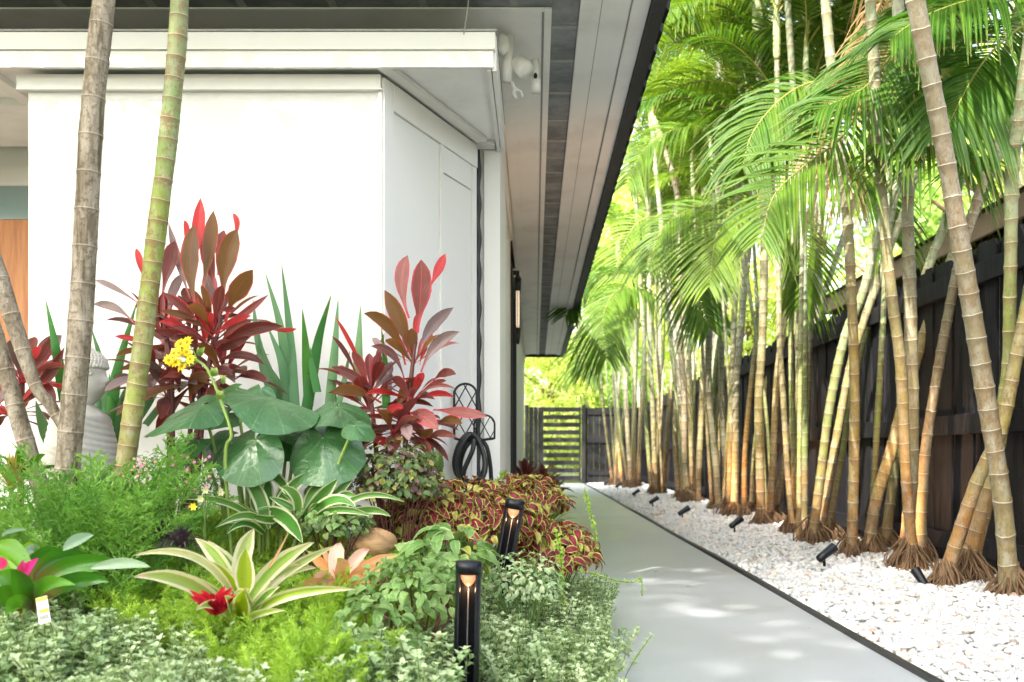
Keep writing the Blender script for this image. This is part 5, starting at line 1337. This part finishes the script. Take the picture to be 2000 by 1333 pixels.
mb.build('leaves', M['flax'], t)

# ---- small leaf sprig templates
def ovleaf(mb, p, d, up, l, w, rnd, n=5, ncol=3, prof='ovate', arch=.2, fold=.15, mat=0):
    d = nrm(d); up = np.array(up, float)
    leaf3(mb, np.array(p), p + d * l * .55 + up * l * .06, p + d * l - up * l * arch, w, rnd, prof, 0, n, fold, ncol, mat, face=up)
def sprig(h, nodes, l, w, per=2, bend=.2, top=1.0, el=.5, mats=(0, 1), nseg=4, ncol=3, stem=.0012, taper=.3):
    mb = MB(); a = random.uniform(0, 6.28); dirb = np.array([math.cos(a), math.sin(a), 0]) * bend
    q = np.linspace(0, 1, 8)[:, None]; pts = np.array([0, 0, 1.]) * h * q + dirb * h * q ** 2
    if stem: tube(mb, pts, stem, 4, 1, .5, mats[1], False)
    for k in range(nodes):
        t_ = .25 + .75 * (k + .5) / nodes; p = np.array([np.interp(t_, q[:, 0], pts[:, i]) for i in range(3)])
        for j in range(per):
            az = k * 1.57 * (1 if per == 2 else .6) + j * 6.283 / per + random.uniform(-.3, .3)
            e = el + .5 * t_ + random.uniform(-.2, .2)
            d = np.array([math.cos(az) * math.cos(e), math.sin(az) * math.cos(e), math.sin(e)]); up = nrm(np.cross(np.cross(d, [0, 0, 1.]), d) + 1e-6)
            s = (1 - taper * t_) * random.uniform(.8, 1.15)
            ovleaf(mb, p, d, up, l * s, w * s, .3 + .5 * t_ * top, nseg, ncol, mat=mats[0])
    return mb.tmpl()
def feather(h, nb, bl, nn, nl, nw, arch=.6):
    """plume: arching rachis with side branchlets of needles"""
    mb = MB(); q = np.linspace(0, 1, 14); e = 1.35 - arch * 1.1 * q; st = h / 13
    pts = np.cumsum(np.stack([np.cos(e) * st, 0 * e, np.sin(e) * st], -1), 0)
    tube(mb, pts, .0012, 4, 1, .4, 0, False)
    tan = nrm(np.gradient(pts, axis=0))
    for i in range(nb):
        t_ = .12 + .88 * i / nb; k = t_ * 13; k0 = min(12, int(k)); p = pts[k0] + (pts[min(13, k0 + 1)] - pts[k0]) * (k - k0); tg = tan[k0]
        for sg in (1, -1):
            b = bl * (math.sin(math.pi * (t_ * .8 + .15)) ** .7) * random.uniform(.8, .95); d = nrm(np.array([0, sg, 0]) + tg * .7 + np.array([0, 0, random.uniform(-.1, .5)]))
            for m in range(nn):
                pp = p + d * b * (m + .3) / nn
                for z in range(3):
                    nd = nrm(d * .8 + rng.normal(0, .42, 3)); l = nl * random.uniform(.7, 1.2); s = nrm(np.cross(nd, rng.normal(0, 1, 3))) * nw * .5
                    mb.add([pp - s, pp + s, pp + nd * l + s * .3, pp + nd * l - s * .3], [(0, 1, 2, 3)], [(-1, 0, .5 + .4 * m / nn), (1, 0, .5), (1, 1, .8), (-1, 1, .8)])
    return mb.tmpl()
T_silver = [sprig(.13, 7, .021, .0125, 4, random.uniform(.1, .5), 1, .35) for _ in range(7)]
T_lime = [feather(.15, 10, .04, 4, .012, .0030, random.uniform(.2, .7)) for _ in range(6)]
T_fern = [feather(.34, 18, .072, 6, .0115, .0030, random.uniform(.3, .9)) for _ in range(6)]
T_green = [sprig(.12, 4, .030, .020, 2, .3, 1, .3) for _ in range(5)]

POLY = {
 'silver': [(-250, 1195), (60, 1170), (250, 1190), (400, 1225), (470, 1270), (520, 1330), (650, 1330), (690, 1270), (730, 1240), (800, 1200), (880, 1150), (960, 1075), (1120, 1085), (1185, 1130), (1172, 1700), (-250, 1700)],
 'lime': [(185, 1180), (230, 1120), (170, 1040), (420, 1000), (560, 1030), (690, 1090), (780, 1060), (990, 1060), (960, 1110), (870, 1180), (730, 1240), (700, 1290), (680, 1420), (540, 1420), (480, 1290), (400, 1240), (250, 1195)],
 'fern': [(-250, 900), (0, 905), (190, 905), (330, 930), (430, 985), (430, 1060), (260, 1090), (150, 1080), (-250, 1080)],
}
def inpoly(px, py, poly):
    c = np.zeros(len(px), bool); n = len(poly); j = n - 1
    for i in range(n):
        xi, yi = poly[i]; xj, yj = poly[j]
        m = ((yi > py) != (yj > py)) & (px < (xj - xi) * (py - yi) / (yj - yi + 1e-9) + xi); c ^= m; j = i
    return c
def carpet(name, zone, tms, mats, label, dens, hgt, smin, smax, tilt, cat='ground cover', yr=(1.15, 4.2), xr=(-2.6, .3)):
    n = int(dens * (yr[1] - yr[0]) * (xr[1] - xr[0]))
    x = rng.uniform(*xr, n); y = rng.uniform(*yr, n); z = bed_z(x, y)
    px = CX + x * F / y; py = CY + (H - z - hgt) * F / y
    jx = rng.normal(0, 12, n); jy = rng.normal(0, 8, n)
    m = inpoly(px + jx, py + jy, POLY[zone]) & ~((np.abs(px - 916) < 62 - 10 * (2.4 - y)) & (y < 2.42) & (y > 1.5)); x, y, z = x[m], y[m], z[m]; n = len(x)
    s = rng.uniform(smin, smax, n) * (.85 + .25 * np.sin(x * 9 + 1.3) * np.sin(y * 8)); R = rotz_tilt(n, tilt); mb = MB(); rn = np.clip(rng.normal(.5, .22, n) + .2 * np.sin(x * 7) * np.sin(y * 6 + 1), 0, 1)
    for k, tm in enumerate(tms):
        q = np.arange(n) % len(tms) == k
        scatter(mb, tm, np.stack([x, y, z - .01], -1)[q], R[q], s[q], rn[q])
    print(name, n, mb.n)
    return tag(mb.build(name, mats), label, cat, kind='stuff')
carpet('silver_ground_cover', 'silver', T_silver, [M['silver'], M['greenstem']], 'pale grey green small leaved ground cover along the front of the bed and path edge', 2300, .11, .75, 1.35, .35)
carpet('lime_ground_cover', 'lime', T_lime, M['lime'], 'lime green feathery ground cover round the cream edged bromeliad', 1500, .10, .8, 1.3, .35)
carpet('asparagus_fern', 'fern', T_fern, M['fern'], 'soft green feathery asparagus fern below the tree trunks', 310, .19, .55, .92, .4, 'fern', yr=(2.2, 3.6))
# filler of small leaves between the plants
POLY['rest'] = [(-250, 890), (700, 890), (1000, 930), (1150, 1000), (1180, 1130), (900, 1240), (500, 1260), (-250, 1180)]
carpet('low_leafy_cover', 'rest', T_green, [M['bush'], M['greenstem']], 'low dark green leafy filler between the bigger plants', 480, .08, .7, 1.3, .5, yr=(1.9, 4.3), xr=(-2.4, .12))
# taller single ferns in front of trunks
for i, (px, py, D, s, lab) in enumerate(((150, 905, 2.75, 1.15, 'upright fern plumes right in front of the grey trunk'), (55, 925, 2.8, 1., 'fern plumes at the foot of the leaning left trunk'), (245, 915, 2.8, 1.0, 'fern plumes before the foot of the green ringed trunk'), (205, 940, 2.7, .9, 'low fern plumes in front of the stone statue'))):
    g = groundpt(px, D); n = 16; x = g[0] + rng.normal(0, .045, n); y = D + rng.normal(0, .05, n)
    top = P(px, py, D)[2]; s0 = (top + .05 - g[2]) / .34
    mb = MB(); R = rotz_tilt(n, .3); R = rotz_tilt(n, .22)
    for k, tm in enumerate(T_fern):
        q = np.arange(n) % 6 == k; scatter(mb, tm, np.stack([x, y, bed_z(x, y)], -1)[q], R[q], rng.uniform(.75, 1.1, n)[q] * s0, rng.random(n)[q] * .7)
    tag(mb.build('fern_tuft', M['fern']), lab, 'fern', 'fern tufts under the trunks')

def mound(name, label, cat, px, py, D, rx, ry, rz, n, l, w, mats, wts, zc=None, prof='ovate', ncol=5, nseg=7, arch=.25, group=None, up=.5, stems=True, fold=.12, stemmat='redstem', inner=.55, part='foliage'):
    c = P(px, py, D) if zc is None else np.array([(px - CX) * D / F, D, zc])
    t = thing(name, label, cat, (c[0], c[1], float(bed_z(c[0], c[1]))), group)
    mb = MB()
    for k in range(n):
        d = nrm(rng.normal(size=3)); d[2] = abs(d[2]) * 1.0 - .15; d = nrm(d); r = random.uniform(inner, 1) ** .6
        p = c + d * r * [rx, ry, rz]
        out = nrm(d * [1, 1, .5] + rng.normal(0, .45, 3) + [0, 0, -.1]); nv = nrm(d * .5 + [0, -.12, up] + rng.normal(0, .25, 3))
        out = nrm(out - (out @ nv) * nv); s = random.uniform(.65, 1.2)
        ovleaf(mb, p, out, nv, l * s, w * s, random.random(), nseg, ncol, prof, arch, fold, int(rng.choice(len(mats), p=wts)))
    mb.build(part, [M[k] for k in mats], t)
    if stems:
        mb = MB(); g = np.array([c[0], c[1], float(bed_z(c[0], c[1])) - .02])
        for k in range(min(16, max(6, n // 26))):
            d = nrm(rng.normal(size=3)); d[2] = abs(d[2]); e = c + d * .85 * np.array([rx, ry, rz])
            tube(mb, spline([g + [d[0] * .03, d[1] * .03, 0], (g + e) / 2 + [0, 0, .02], e], 7), np.linspace(.0035, .002, 7), 5)
        mb.build('stem', M[stemmat], t)
    return t
# coleus
mats, wt = ['coleus', 'coleus_lime'], [.82, .18]
mound('silver_shrub', 'pale grey green small leaved shrub hiding the foot of the tilted bollard', 'shrub', 1020, 1150, 2.9, .13, .12, .11, 620, .020, .010, ['silver'], [1.], ncol=3, nseg=4, inner=.3, stemmat='greenstem')
mound('coleus_plant', 'burgundy coleus mound with lime edges, the large one below the house corner', 'plant', 900, 1035, 3.4, .30, .22, .18, 1250, .044, .026, mats, wt, arch=.35, group='coleus plants', stemmat='greenstem')
mound('coleus_plant', 'burgundy and lime coleus spilling toward the path behind the tilted bollard', 'plant', 1075, 1085, 3.5, .17, .20, .12, 680, .044, .026, mats, wt, arch=.35, group='coleus plants', stemmat='greenstem')
mound('coleus_plant', 'coleus at the top of the bed reaching under the garden hose', 'plant', 1010, 985, 3.95, .20, .18, .12, 460, .046, .027, mats, [.75, .25], arch=.3, group='coleus plants', stemmat='greenstem')
mound('coleus_plant', 'low coleus with mostly yellow green leaves left of the big coleus mound', 'plant', 825, 1000, 3.6, .16, .14, .13, 300, .045, .026, ['coleus', 'coleus_lime'], [.35, .65], arch=.3, group='coleus plants', stemmat='greenstem')
# salvia: large soft green leaves with red stems
mound('salvia_plant', 'leafy green plant with dark red stems left of the front bollard', 'plant', 812, 1170, 2.5, .165, .15, .11, 380, .034, .019, ['salvia'], [1.], arch=.25, group='soft leaved green plants')
mound('salvia_plant', 'large leaved green sprig rising over the coleus beside the tilted bollard', 'plant', 880, 1090, 2.75, .10, .09, .10, 60, .075, .040, ['salvia'], [1.], arch=.25, group='soft leaved green plants')
mound('salvia_plant', 'loose green leafy plant at the foot of the front bollard', 'plant', 730, 1240, 2.3, .10, .09, .08, 120, .036, .021, ['salvia'], [1.], arch=.25, group='soft leaved green plants')
mound('salvia_plant', 'green leafy sprigs just behind the cap of the front bollard', 'plant', 880, 1105, 2.75, .10, .06, .06, 90, .045, .026, ['salvia', 'coleus_lime'], [.9, .1], arch=.25, group='soft leaved green plants')
# bushes
mound('small_leaf_bush', 'dense small leaved bush of green and purple below the red cordyline', 'shrub', 775, 955, 3.15, .15, .14, .16, 900, .026, .018, ['bush', 'bush_purple', 'coleus_lime'], [.62, .28, .10], ncol=3, nseg=5, inner=.35, group='small leaved bushes')
mound('small_leaf_bush', 'small green bush with rounded leaves beside the variegated strap plant', 'shrub', 640, 1030, 2.95, .14, .12, .07, 360, .026, .020, ['bush', 'salvia'], [.6, .4], ncol=3, nseg=5, inner=.3, group='small leaved bushes')
t = mound('cuphea_bush', 'fine leaved green bush dotted with tiny pink flowers below the ringed trunk', 'shrub', 320, 960, 2.95, .18, .15, .12, 1700, .015, .007, ['cuphea'], [1.], ncol=3, nseg=4, inner=.3, stemmat='greenstem')
mb = MB()
for k in range(60):
    p = P(random.uniform(235, 410), random.uniform(890, 990), 2.8 + random.uniform(-.04, .1)); ax = nrm(np.array([random.uniform(-.5, .5), -1, .5])); u = nrm(np.cross(ax, [0, 0, 1])); v = np.cross(ax, u)
    for j in range(5):
        a = j * 1.257; d = u * math.cos(a) + v * math.sin(a); leaf3(mb, p, p + d * .003, p + d * .006, .004, None, 'ovate', 0, 4, 0, 3, 0, face=ax)
mb.build('flowers', M['cuphea_flower'], t)
t = thing('calathea_plant', 'striped calathea leaves poking up beside the garden hose', 'plant', groundpt(835, 3.6))
mb = MB(); traced(mb, C8, [((560, 160), (545, 60), (535, -20), 60), ((570, 160), (590, 90), (575, 10), 56), ((540, 170), (500, 90), (480, 40), 50), ((580, 170), (600, 120), (600, 60), 44), ((520, 150), (480, 130), (450, 110), 40)], 3.55, 'ovate', None, roll=.3, spread=.04); mb.build('leaves', M['calathea'], t)
mb = MB(); tube(mb, spline([groundpt(835, 3.57), P(*C8(560, 170), 3.55)], 8), .004, 6); mb.build('stem', M['greenstem'], t)
# black mondo grass
for px, py, D, lab in ((318, 1035, 2.75, 'tuft of near black mondo grass left of the variegated plant'), (355, 1050, 2.65, 'smaller near black mondo tuft in the lime ground cover')):
    mb = MB(); c = groundpt(px, D); c[2] = P(px, py + 20, D)[2]
    rosette(mb, c, 70, .11, .008, 85, 5, [0], 'blade', 1.2, 3, 7, roll=.4)
    tag(mb.build('mondo_grass', M['mondo']), lab, 'grass tuft', 'black mondo grass tufts')
mb = MB(); c = P(25, 960, 3.0); rosette(mb, c, 60, .22, .006, 88, 30, [0], 'blade', .8, 3, 8); tag(mb.build('ornamental_grass', M['grassy']), 'thin yellow orange grass tuft at the far left edge', 'grass tuft')
mb = MB(); c = P(45, 930, 3.0); rosette(mb, c, 9, .16, .03, 70, 10, [0, 1], 'lance', .6); tag(mb.build('young_flax', [M['brom_green'], M['iris_grey']]), 'small broad leaved green plant at the foot of the leaning left trunk', 'plant')
# yellow orchids in the variegated plant
t = thing('orchid_plant', 'small pale yellow orchid sprays in front of the variegated plant', 'plant', groundpt(400, 2.75))
mb = MB(); fs = [(378, 990), (402, 958), (432, 962), (392, 975)]
for f in fs: tube(mb, spline([groundpt(400, 2.75), P(400, 1010, 2.72), P(*f, 2.7)], 8), .0014, 5)
mb.build('stem', M['greenstem'], t)
for f in fs:
    mb = MB(); c = P(*f, 2.7)
    for j in range(6):
        a = j * 1.05; d = np.array([math.cos(a), -.3, math.sin(a)]); leaf3(mb, c, c + d * .006, c + d * .012, .007, None, 'ovate', 0, 5, .1, 3, 0, face=(0, -1, 0))
    mb.build('flower', M['yellow'] if f[0] < 380 else M['brom_cream'], t)
# trailing stems over the path
def trail(pts, label, D, l=.012, n=70):
    t = thing('trailing_stem', label, 'plant stem', P(*pts[0], D)); w = spline([P(px, py, D) if not isinstance(D, list) else None for px, py in pts], 40)
    w[:, 2] = np.maximum(w[:, 2], .012)
    mb = MB(); tube(mb, w, .0014, 5); mb.build('stem', M['greenstem'], t)
    mb = MB()
    for k in range(n):
        p = w[int(k / n * 39)]; d = nrm(rng.normal(size=3)); ovleaf(mb, p, d, nrm(rng.normal(size=3)), l, l * .45, random.random(), 4)
    mb.build('leaves', M['lime'], t)
trail([(1130, 1115), (1160, 1122), (1200, 1134), (1235, 1138), (1252, 1132), (1254, 1165)], 'thin yellow green stem trailing out over the grey path', 3.05)
trail([(1165, 1080), (1160, 1030), (1150, 990), (1142, 955)], 'upright pale green flower spike beside the far edge of the coleus', 3.45, .014, 110)
trail([(960, 960), (975, 935), (990, 918)], 'pale flower spike in front of the house corner', 3.8, .016, 60)
trail([(1100, 1180), (1098, 1120), (1092, 1070), (1086, 1035)], 'silvery upright sprig before the coleus near the path', 3.0, .014, 80)

# ---- fallen bits on the path
for k in range(9):
    y = random.uniform(2.6, 9.5); x = random.uniform(.3, 1.1); a = random.uniform(0, 3.14); l = random.uniform(.008, .02)
    mb = MB(); c = np.array([x, y, .003]); d = np.array([math.cos(a), math.sin(a), 0]) * l
    leaf3(mb, c - d, c + [0, 0, .003], c + d, l * .55, None, 'lance', 0, 6, .3, 3, face=(0, 0, 1)); tag(mb.build('leaf_fleck', M['dryleaf']), 'tiny dry leaf fleck lying on the grey path', 'leaf', 'dry leaf flecks on the path')
for k in range(12):
    y = random.uniform(3.4, 9.5); x = random.uniform(1.3, 2.2); a = random.uniform(0, 3.14); l = random.uniform(.02, .06)
    mb = MB(); c = np.array([x, y, .035]); d = np.array([math.cos(a), math.sin(a), 0]) * l
    leaf3(mb, c - d, c + [.004, 0, .006], c + d, .008, None, 'lance', 0, 6, .3, 3, face=(0, 0, 1)); tag(mb.build('fallen_leaflet', M['dryleaf']), 'dry palm leaflet fallen on the white pebbles', 'leaf', 'dry leaflets on the pebbles')
# ---- bollard lights
def bollard(px, py, D, tilt, label):
    top = P(px, py, D); g = float(bed_z(top[0], D)); t = thing('bollard_light', label, 'bollard light', (top[0], D, g), 'path bollard lights')
    R = .0305; h = top[2] - g + .08; rot = Matrix.Rotation(tilt, 4, 'Y')
    def fin(o):
        # lean the bollard about its foot
        o.data.transform(Matrix.Translation(Vector((top[0], D, top[2]))) @ rot @ Matrix.Translation(-Vector((top[0], D, top[2])))); return o
    c0 = np.array([top[0], D, top[2]])
    # open C-shaped shell, opening toward the camera side
    na = 30; a = np.radians(np.linspace(-90 + 40, 270 - 40, na)); mb = MB(); V = []
    for z in (0, -h):
        for rr in (R, R - .0035):
            for q in a: V.append(c0 + [rr * math.cos(q), rr * math.sin(q), z - .028])
    f = []
    for i in range(na - 1):
        f += [(i, i + 1, 2 * na + i + 1, 2 * na + i), (na + i + 1, na + i, 3 * na + i, 3 * na + i + 1)]
    f += [(0, 2 * na, 3 * na, na), (na - 1, 2 * na - 1, 4 * na - 1, 3 * na - 1)]
    mb.add(V, f); fin(mb.build('shell', M['blackmetal'], t))
    mb = MB(); tube(mb, [c0 + [0, 0, -.030], c0 + [0, 0, -.003], c0 + [0, 0, 0]], [R + .0008, R + .0008, R - .002], 32); fin(mb.build('cap', M['blackmetal'], t))
    mb = MB(); box(mb, c0[0] - .0009, c0[0] + .0009, D + .004, D + .0275, c0[2] - h, c0[2] - .05); fin(mb.build('reflection_line', M['fin'], t))  # thin pale plate added in place of the light line reflected in the shell
    mb = MB(); q = [c0 + [0, -.002, -.031 - z] for z in (0, .010, .019, .025, .028)]; tube(mb, q, [.019, .0175, .013, .007, .001], 20); fin(mb.build('lens', M['lens'], t))
    ld = bpy.data.lights.new('bollard_lamp', 'POINT'); ld.energy = .022; ld.color = (1, .55, .28); ld.shadow_soft_size = .004
    lo = bpy.data.objects.new('bollard_lamp', ld); COL.objects.link(lo); lo.parent = t
    v = rot @ Vector((0, -.004, -.068)); lo.location = Vector((top[0], D, top[2])) + v - Vector(t.location)
bollard(916, 1096, 2.33, math.radians(1.5), 'nearest black bollard light glowing warm, upright at the bottom of the photo')
bollard(1007, 976, 3.15, math.radians(10), 'second black bollard light, leaning to the right in front of the coleus')

# ---- left trees
def lefttree(label, px, w, D, mat, name='ringed_tree', ring=.11, forks=(), topz=3.0, n=9):
    t = thing(name, label, 'tree', groundpt(px[0][0], D), 'slender trees in front of the bay')
    def one(px, w, D, nm, r1=None):
        pts = [P(*q, D) for q in px]
        if nm == 'trunk':
            d = nrm(pts[0] - pts[1]); g = pts[0] + d * ((pts[0][2] - float(bed_z(*pts[0][:2])) + .05) / -d[2]); pts = [g] + pts
        for _ in range(1):
            while nm != 'branch_low' and pts[-1][2] < topz: pts.append(pts[-1] + nrm(pts[-1] - pts[-2]) * .35)
        m = len(pts) * 60; q = spline(pts, m); L = np.concatenate([[0], np.cumsum(np.linalg.norm(np.diff(q, axis=0), axis=1))])
        r = np.interp(L / L[-1], [0, .2, 1], [1.06, 1, .86] if nm == 'trunk' else [.5, 1, .9]) * w * D / F / 2 * .92; fr = (L / ring) % 1
        r = r * (1 + .045 * np.exp(-(np.minimum(fr, 1 - fr) / .07) ** 2)) * (1 + .02 * np.sin(L * 23))
        mb = MB(); tube(mb, q, r, 22, ring, random.random()); o = mb.build(nm if nm == 'trunk' else 'branch', mat, t); return q[-1]
    tops = [one(px, w, D, 'trunk')] + [one(p, ww, DD, 'branch') for p, ww, DD in forks]
    mb = MB()
    for e in tops: rosette(mb, e, 26, .75, .06, 70, -20, [0, 1], 'cord', .8, 3, 10)
    mb.build('crown', [M['cord_olive'], M['iris']], t)
lefttree('grey barked ringed tree with a side branch, the nearest trunk before the white bay', [(135, 880), (158, 620), (170, 400), (182, 200), (203, 0), (206, -60)], 50, 2.95, M['bark'], forks=[([(136, 878), (132, 850), (112, 815), (96, 788), (68, 750), (30, 640), (-10, 520), (-60, 400)], 38, 2.95)])
lefttree('green ringed tree leaning right in front of the bay wall', [(250, 872), (275, 700), (300, 500), (325, 300), (345, 100), (352, -20)], 41, 3.0, M['bark_green'], ring=.062)
lefttree('short brown ringed trunk leaning left at the far left edge', [(62, 900), (40, 830), (15, 740), (-15, 640), (-60, 500)], 36, 3.02, M['bark'])

# ---- seated stone statue, facing right
DS = 3.3
sc0 = P(180, 730, DS); x0 = sc0[0]
t = thing('stone_statue', 'pale seated stone statue in profile behind the grey trunk', 'statue', groundpt(160, DS))
gz = float(bed_z(x0, DS)); zt = P(0, 686, DS)[2]; zch = P(0, 770, DS)[2]; hh_ = zt - zch
mb = MB(); na = 64; V = []; levels = []
def ring_pts(z, cx, rf, rb, ry, face=None, ripple=0):
    out = []
    for i in range(na):
        a = 2 * math.pi * i / na; ca, sa = math.cos(a), math.sin(a)
        rx = rf if ca > 0 else rb
        x = cx + rx * ca; y = DS + ry * sa
        if face and ca > .5: x += face * max(0, (ca - .5) / .5) ** 3 * math.exp(-(sa / .35) ** 2)
        if ripple: rr = 1 + ripple * (abs(math.sin(z * 150 + 5 * math.cos(a) + .8 * math.sin(a))) ** .6 * 2 - 1.2); x = cx + (x - cx) * rr; y = DS + (y - DS) * rr
        out.append((x, y, z))
    return out
prof = []
zb = gz - .03; zs = zch - .035
N1 = 150
for i in range(N1):
    f = i / (N1 - 1); z = zb + (zs - zb) * f
    w = np.interp(f, [0, .12, .2, .45, .75, .93, 1], [.23, .24, .19, .125, .105, .085, .04])
    wy = np.interp(f, [0, .12, .2, .45, .75, .93, 1], [.24, .25, .2, .16, .165, .13, .045])
    cx = x0 - .045 + np.interp(f, [0, .2, 1], [.03, .01, .005])
    prof.append(ring_pts(z, cx, w, w * .9, wy, ripple=.016 if f < .93 else 0))
for z, rf, rb, ry, fc in ((zch - .02, .028, .034, .034, 0), (zch, .040, .036, .042, .004), (zch + .008, .046, .042, .048, .006), (zch + .018, .048, .048, .052, .006), (zch + .024, .048, .05, .053, .012), (zch + .03, .048, .052, .055, .007), (zch + .036, .048, .053, .056, .014), (zch + .042, .048, .054, .057, .018), (zch + .052, .047, .055, .058, .015), (zch + .062, .045, .056, .059, .009), (zch + .07, .048, .057, .06, .004), (zch + .085, .05, .057, .06, 0), (zch + .10, .048, .056, .058, 0), (zch + .115, .04, .05, .052, 0), (zch + .128, .028, .036, .038, 0), (zch + .135, .012, .014, .016, 0)):
    prof.append(ring_pts(z, x0 - .008, rf, rb, ry, fc))
V = np.array(prof).reshape(-1, 3); nl_ = len(prof); Fq = []
for i in range(nl_ - 1):
    for j in range(na): Fq.append((i * na + j, i * na + (j + 1) % na, (i + 1) * na + (j + 1) % na, (i + 1) * na + j))
mb.add(V, Fq); mb.f.append((np.array([[(nl_ - 1) * na + j for j in range(na)]]), 0))
mb.build('body', M['stone'], t)
mb = MB(); tm = ico(2, .03, 3)
ps = []
for i in range(9):
    z = zch + .064 + .0085 * i; rr = np.interp(z - zch, [.06, .085, .11, .128, .14], [.055, .060, .054, .040, .018]); m = int(2 * math.pi * rr / .0115)
    for j in range(m):
        a = 2 * math.pi * (j + .5 * (i % 2)) / m
        if z < zch + .082 and math.cos(a) > .55: continue
        ps.append((x0 - .011 + rr * math.cos(a) * .93, DS + rr * math.sin(a), z))
for i in range(3):
    for j in range(8 - 2 * i): a = j * 6.283 / (8 - 2 * i); ps.append((x0 - .014 + (.020 - .007 * i) * math.cos(a), DS + (.020 - .007 * i) * math.sin(a), zch + .138 + .008 * i))
ps = np.array(ps); scatter(mb, tm, ps, rotz_tilt(len(ps), .2), np.full(len(ps), .0082)); mb.build('curled_hair', M['stone'], t)
mb = MB(); e = np.array([x0 - .012, DS - .058, zch + .045]); tube(mb, spline([e + [0, 0, .022], e + [-.008, -.006, .012], e + [-.006, -.006, -.012], e + [.002, 0, -.03]], 14), np.linspace(.006, .004, 14), 8); mb.build('ear', M['stone'], t)

# ---- spotlights in the pebbles
uplight(1612, 1100, (.75, .3, .5), 'largest black garden spotlight in the pebbles, tilted up at the third clump', 5, .95)
uplight(1436, 1034, (.75, .3, .5), 'second nearest pebble spotlight, alone in open gravel', 6, .95)
uplight(1334, 1009, (.8, .25, .48), 'third nearest pebble spotlight, in front of the bending tan cane', 7, .95)
uplight(1276, 986, (.8, .25, .48), 'fourth pebble spotlight counted from the camera', 8, .95)
uplight(1241, 969, (.8, .2, .5), 'fifth pebble spotlight, third one out from the gate', 8, .95)
uplight(1207, 954, (.75, .2, .5), 'second pebble spotlight from the gate', 8, .95)
uplight(1183, 948, (.6, .2, .5), 'farthest pebble spotlight, glowing near the foot of the last palm', 8, .95)
uplight(1800, 1132, (-.3, .5, .7), 'spotlight half buried against the roots of the palm with three thick canes', 5, .8, -.02)

# ---- trees behind the camera dapple the light; unseen ones by the house are added to block sun
def shade_tree(x, y, h, cr, n, seed, label):
    tree(x, y, h, cr, n, .22, 'tree_green', label, .18, .45, 'shade trees behind the viewer', 'shade_tree', 22)
shade_tree(-6.4, -5.0, 10.5, 3.4, 5200, 1, 'shade tree standing behind the viewer on the left')
shade_tree(-3.4, -4.6, 10.5, 3.2, 7600, 2, 'shade tree standing behind the viewer, middle one')
shade_tree(-6.8, .2, 13.5, 6.0, 10000, 4, 'tall unseen tree added left of the house to shade the palms, nearest one')
shade_tree(-7.6, 8.0, 14, 6.0, 10000, 5, 'tall unseen tree added beyond the house to shade the palms, middle one')
shade_tree(-7.6, 13.5, 14, 5.5, 9000, 6, 'tall unseen tree added beyond the house to shade the gate, farthest one')
shade_tree(-.6, -4.0, 9.0, 2.9, 5600, 3, 'shade tree standing behind the viewer on the right')
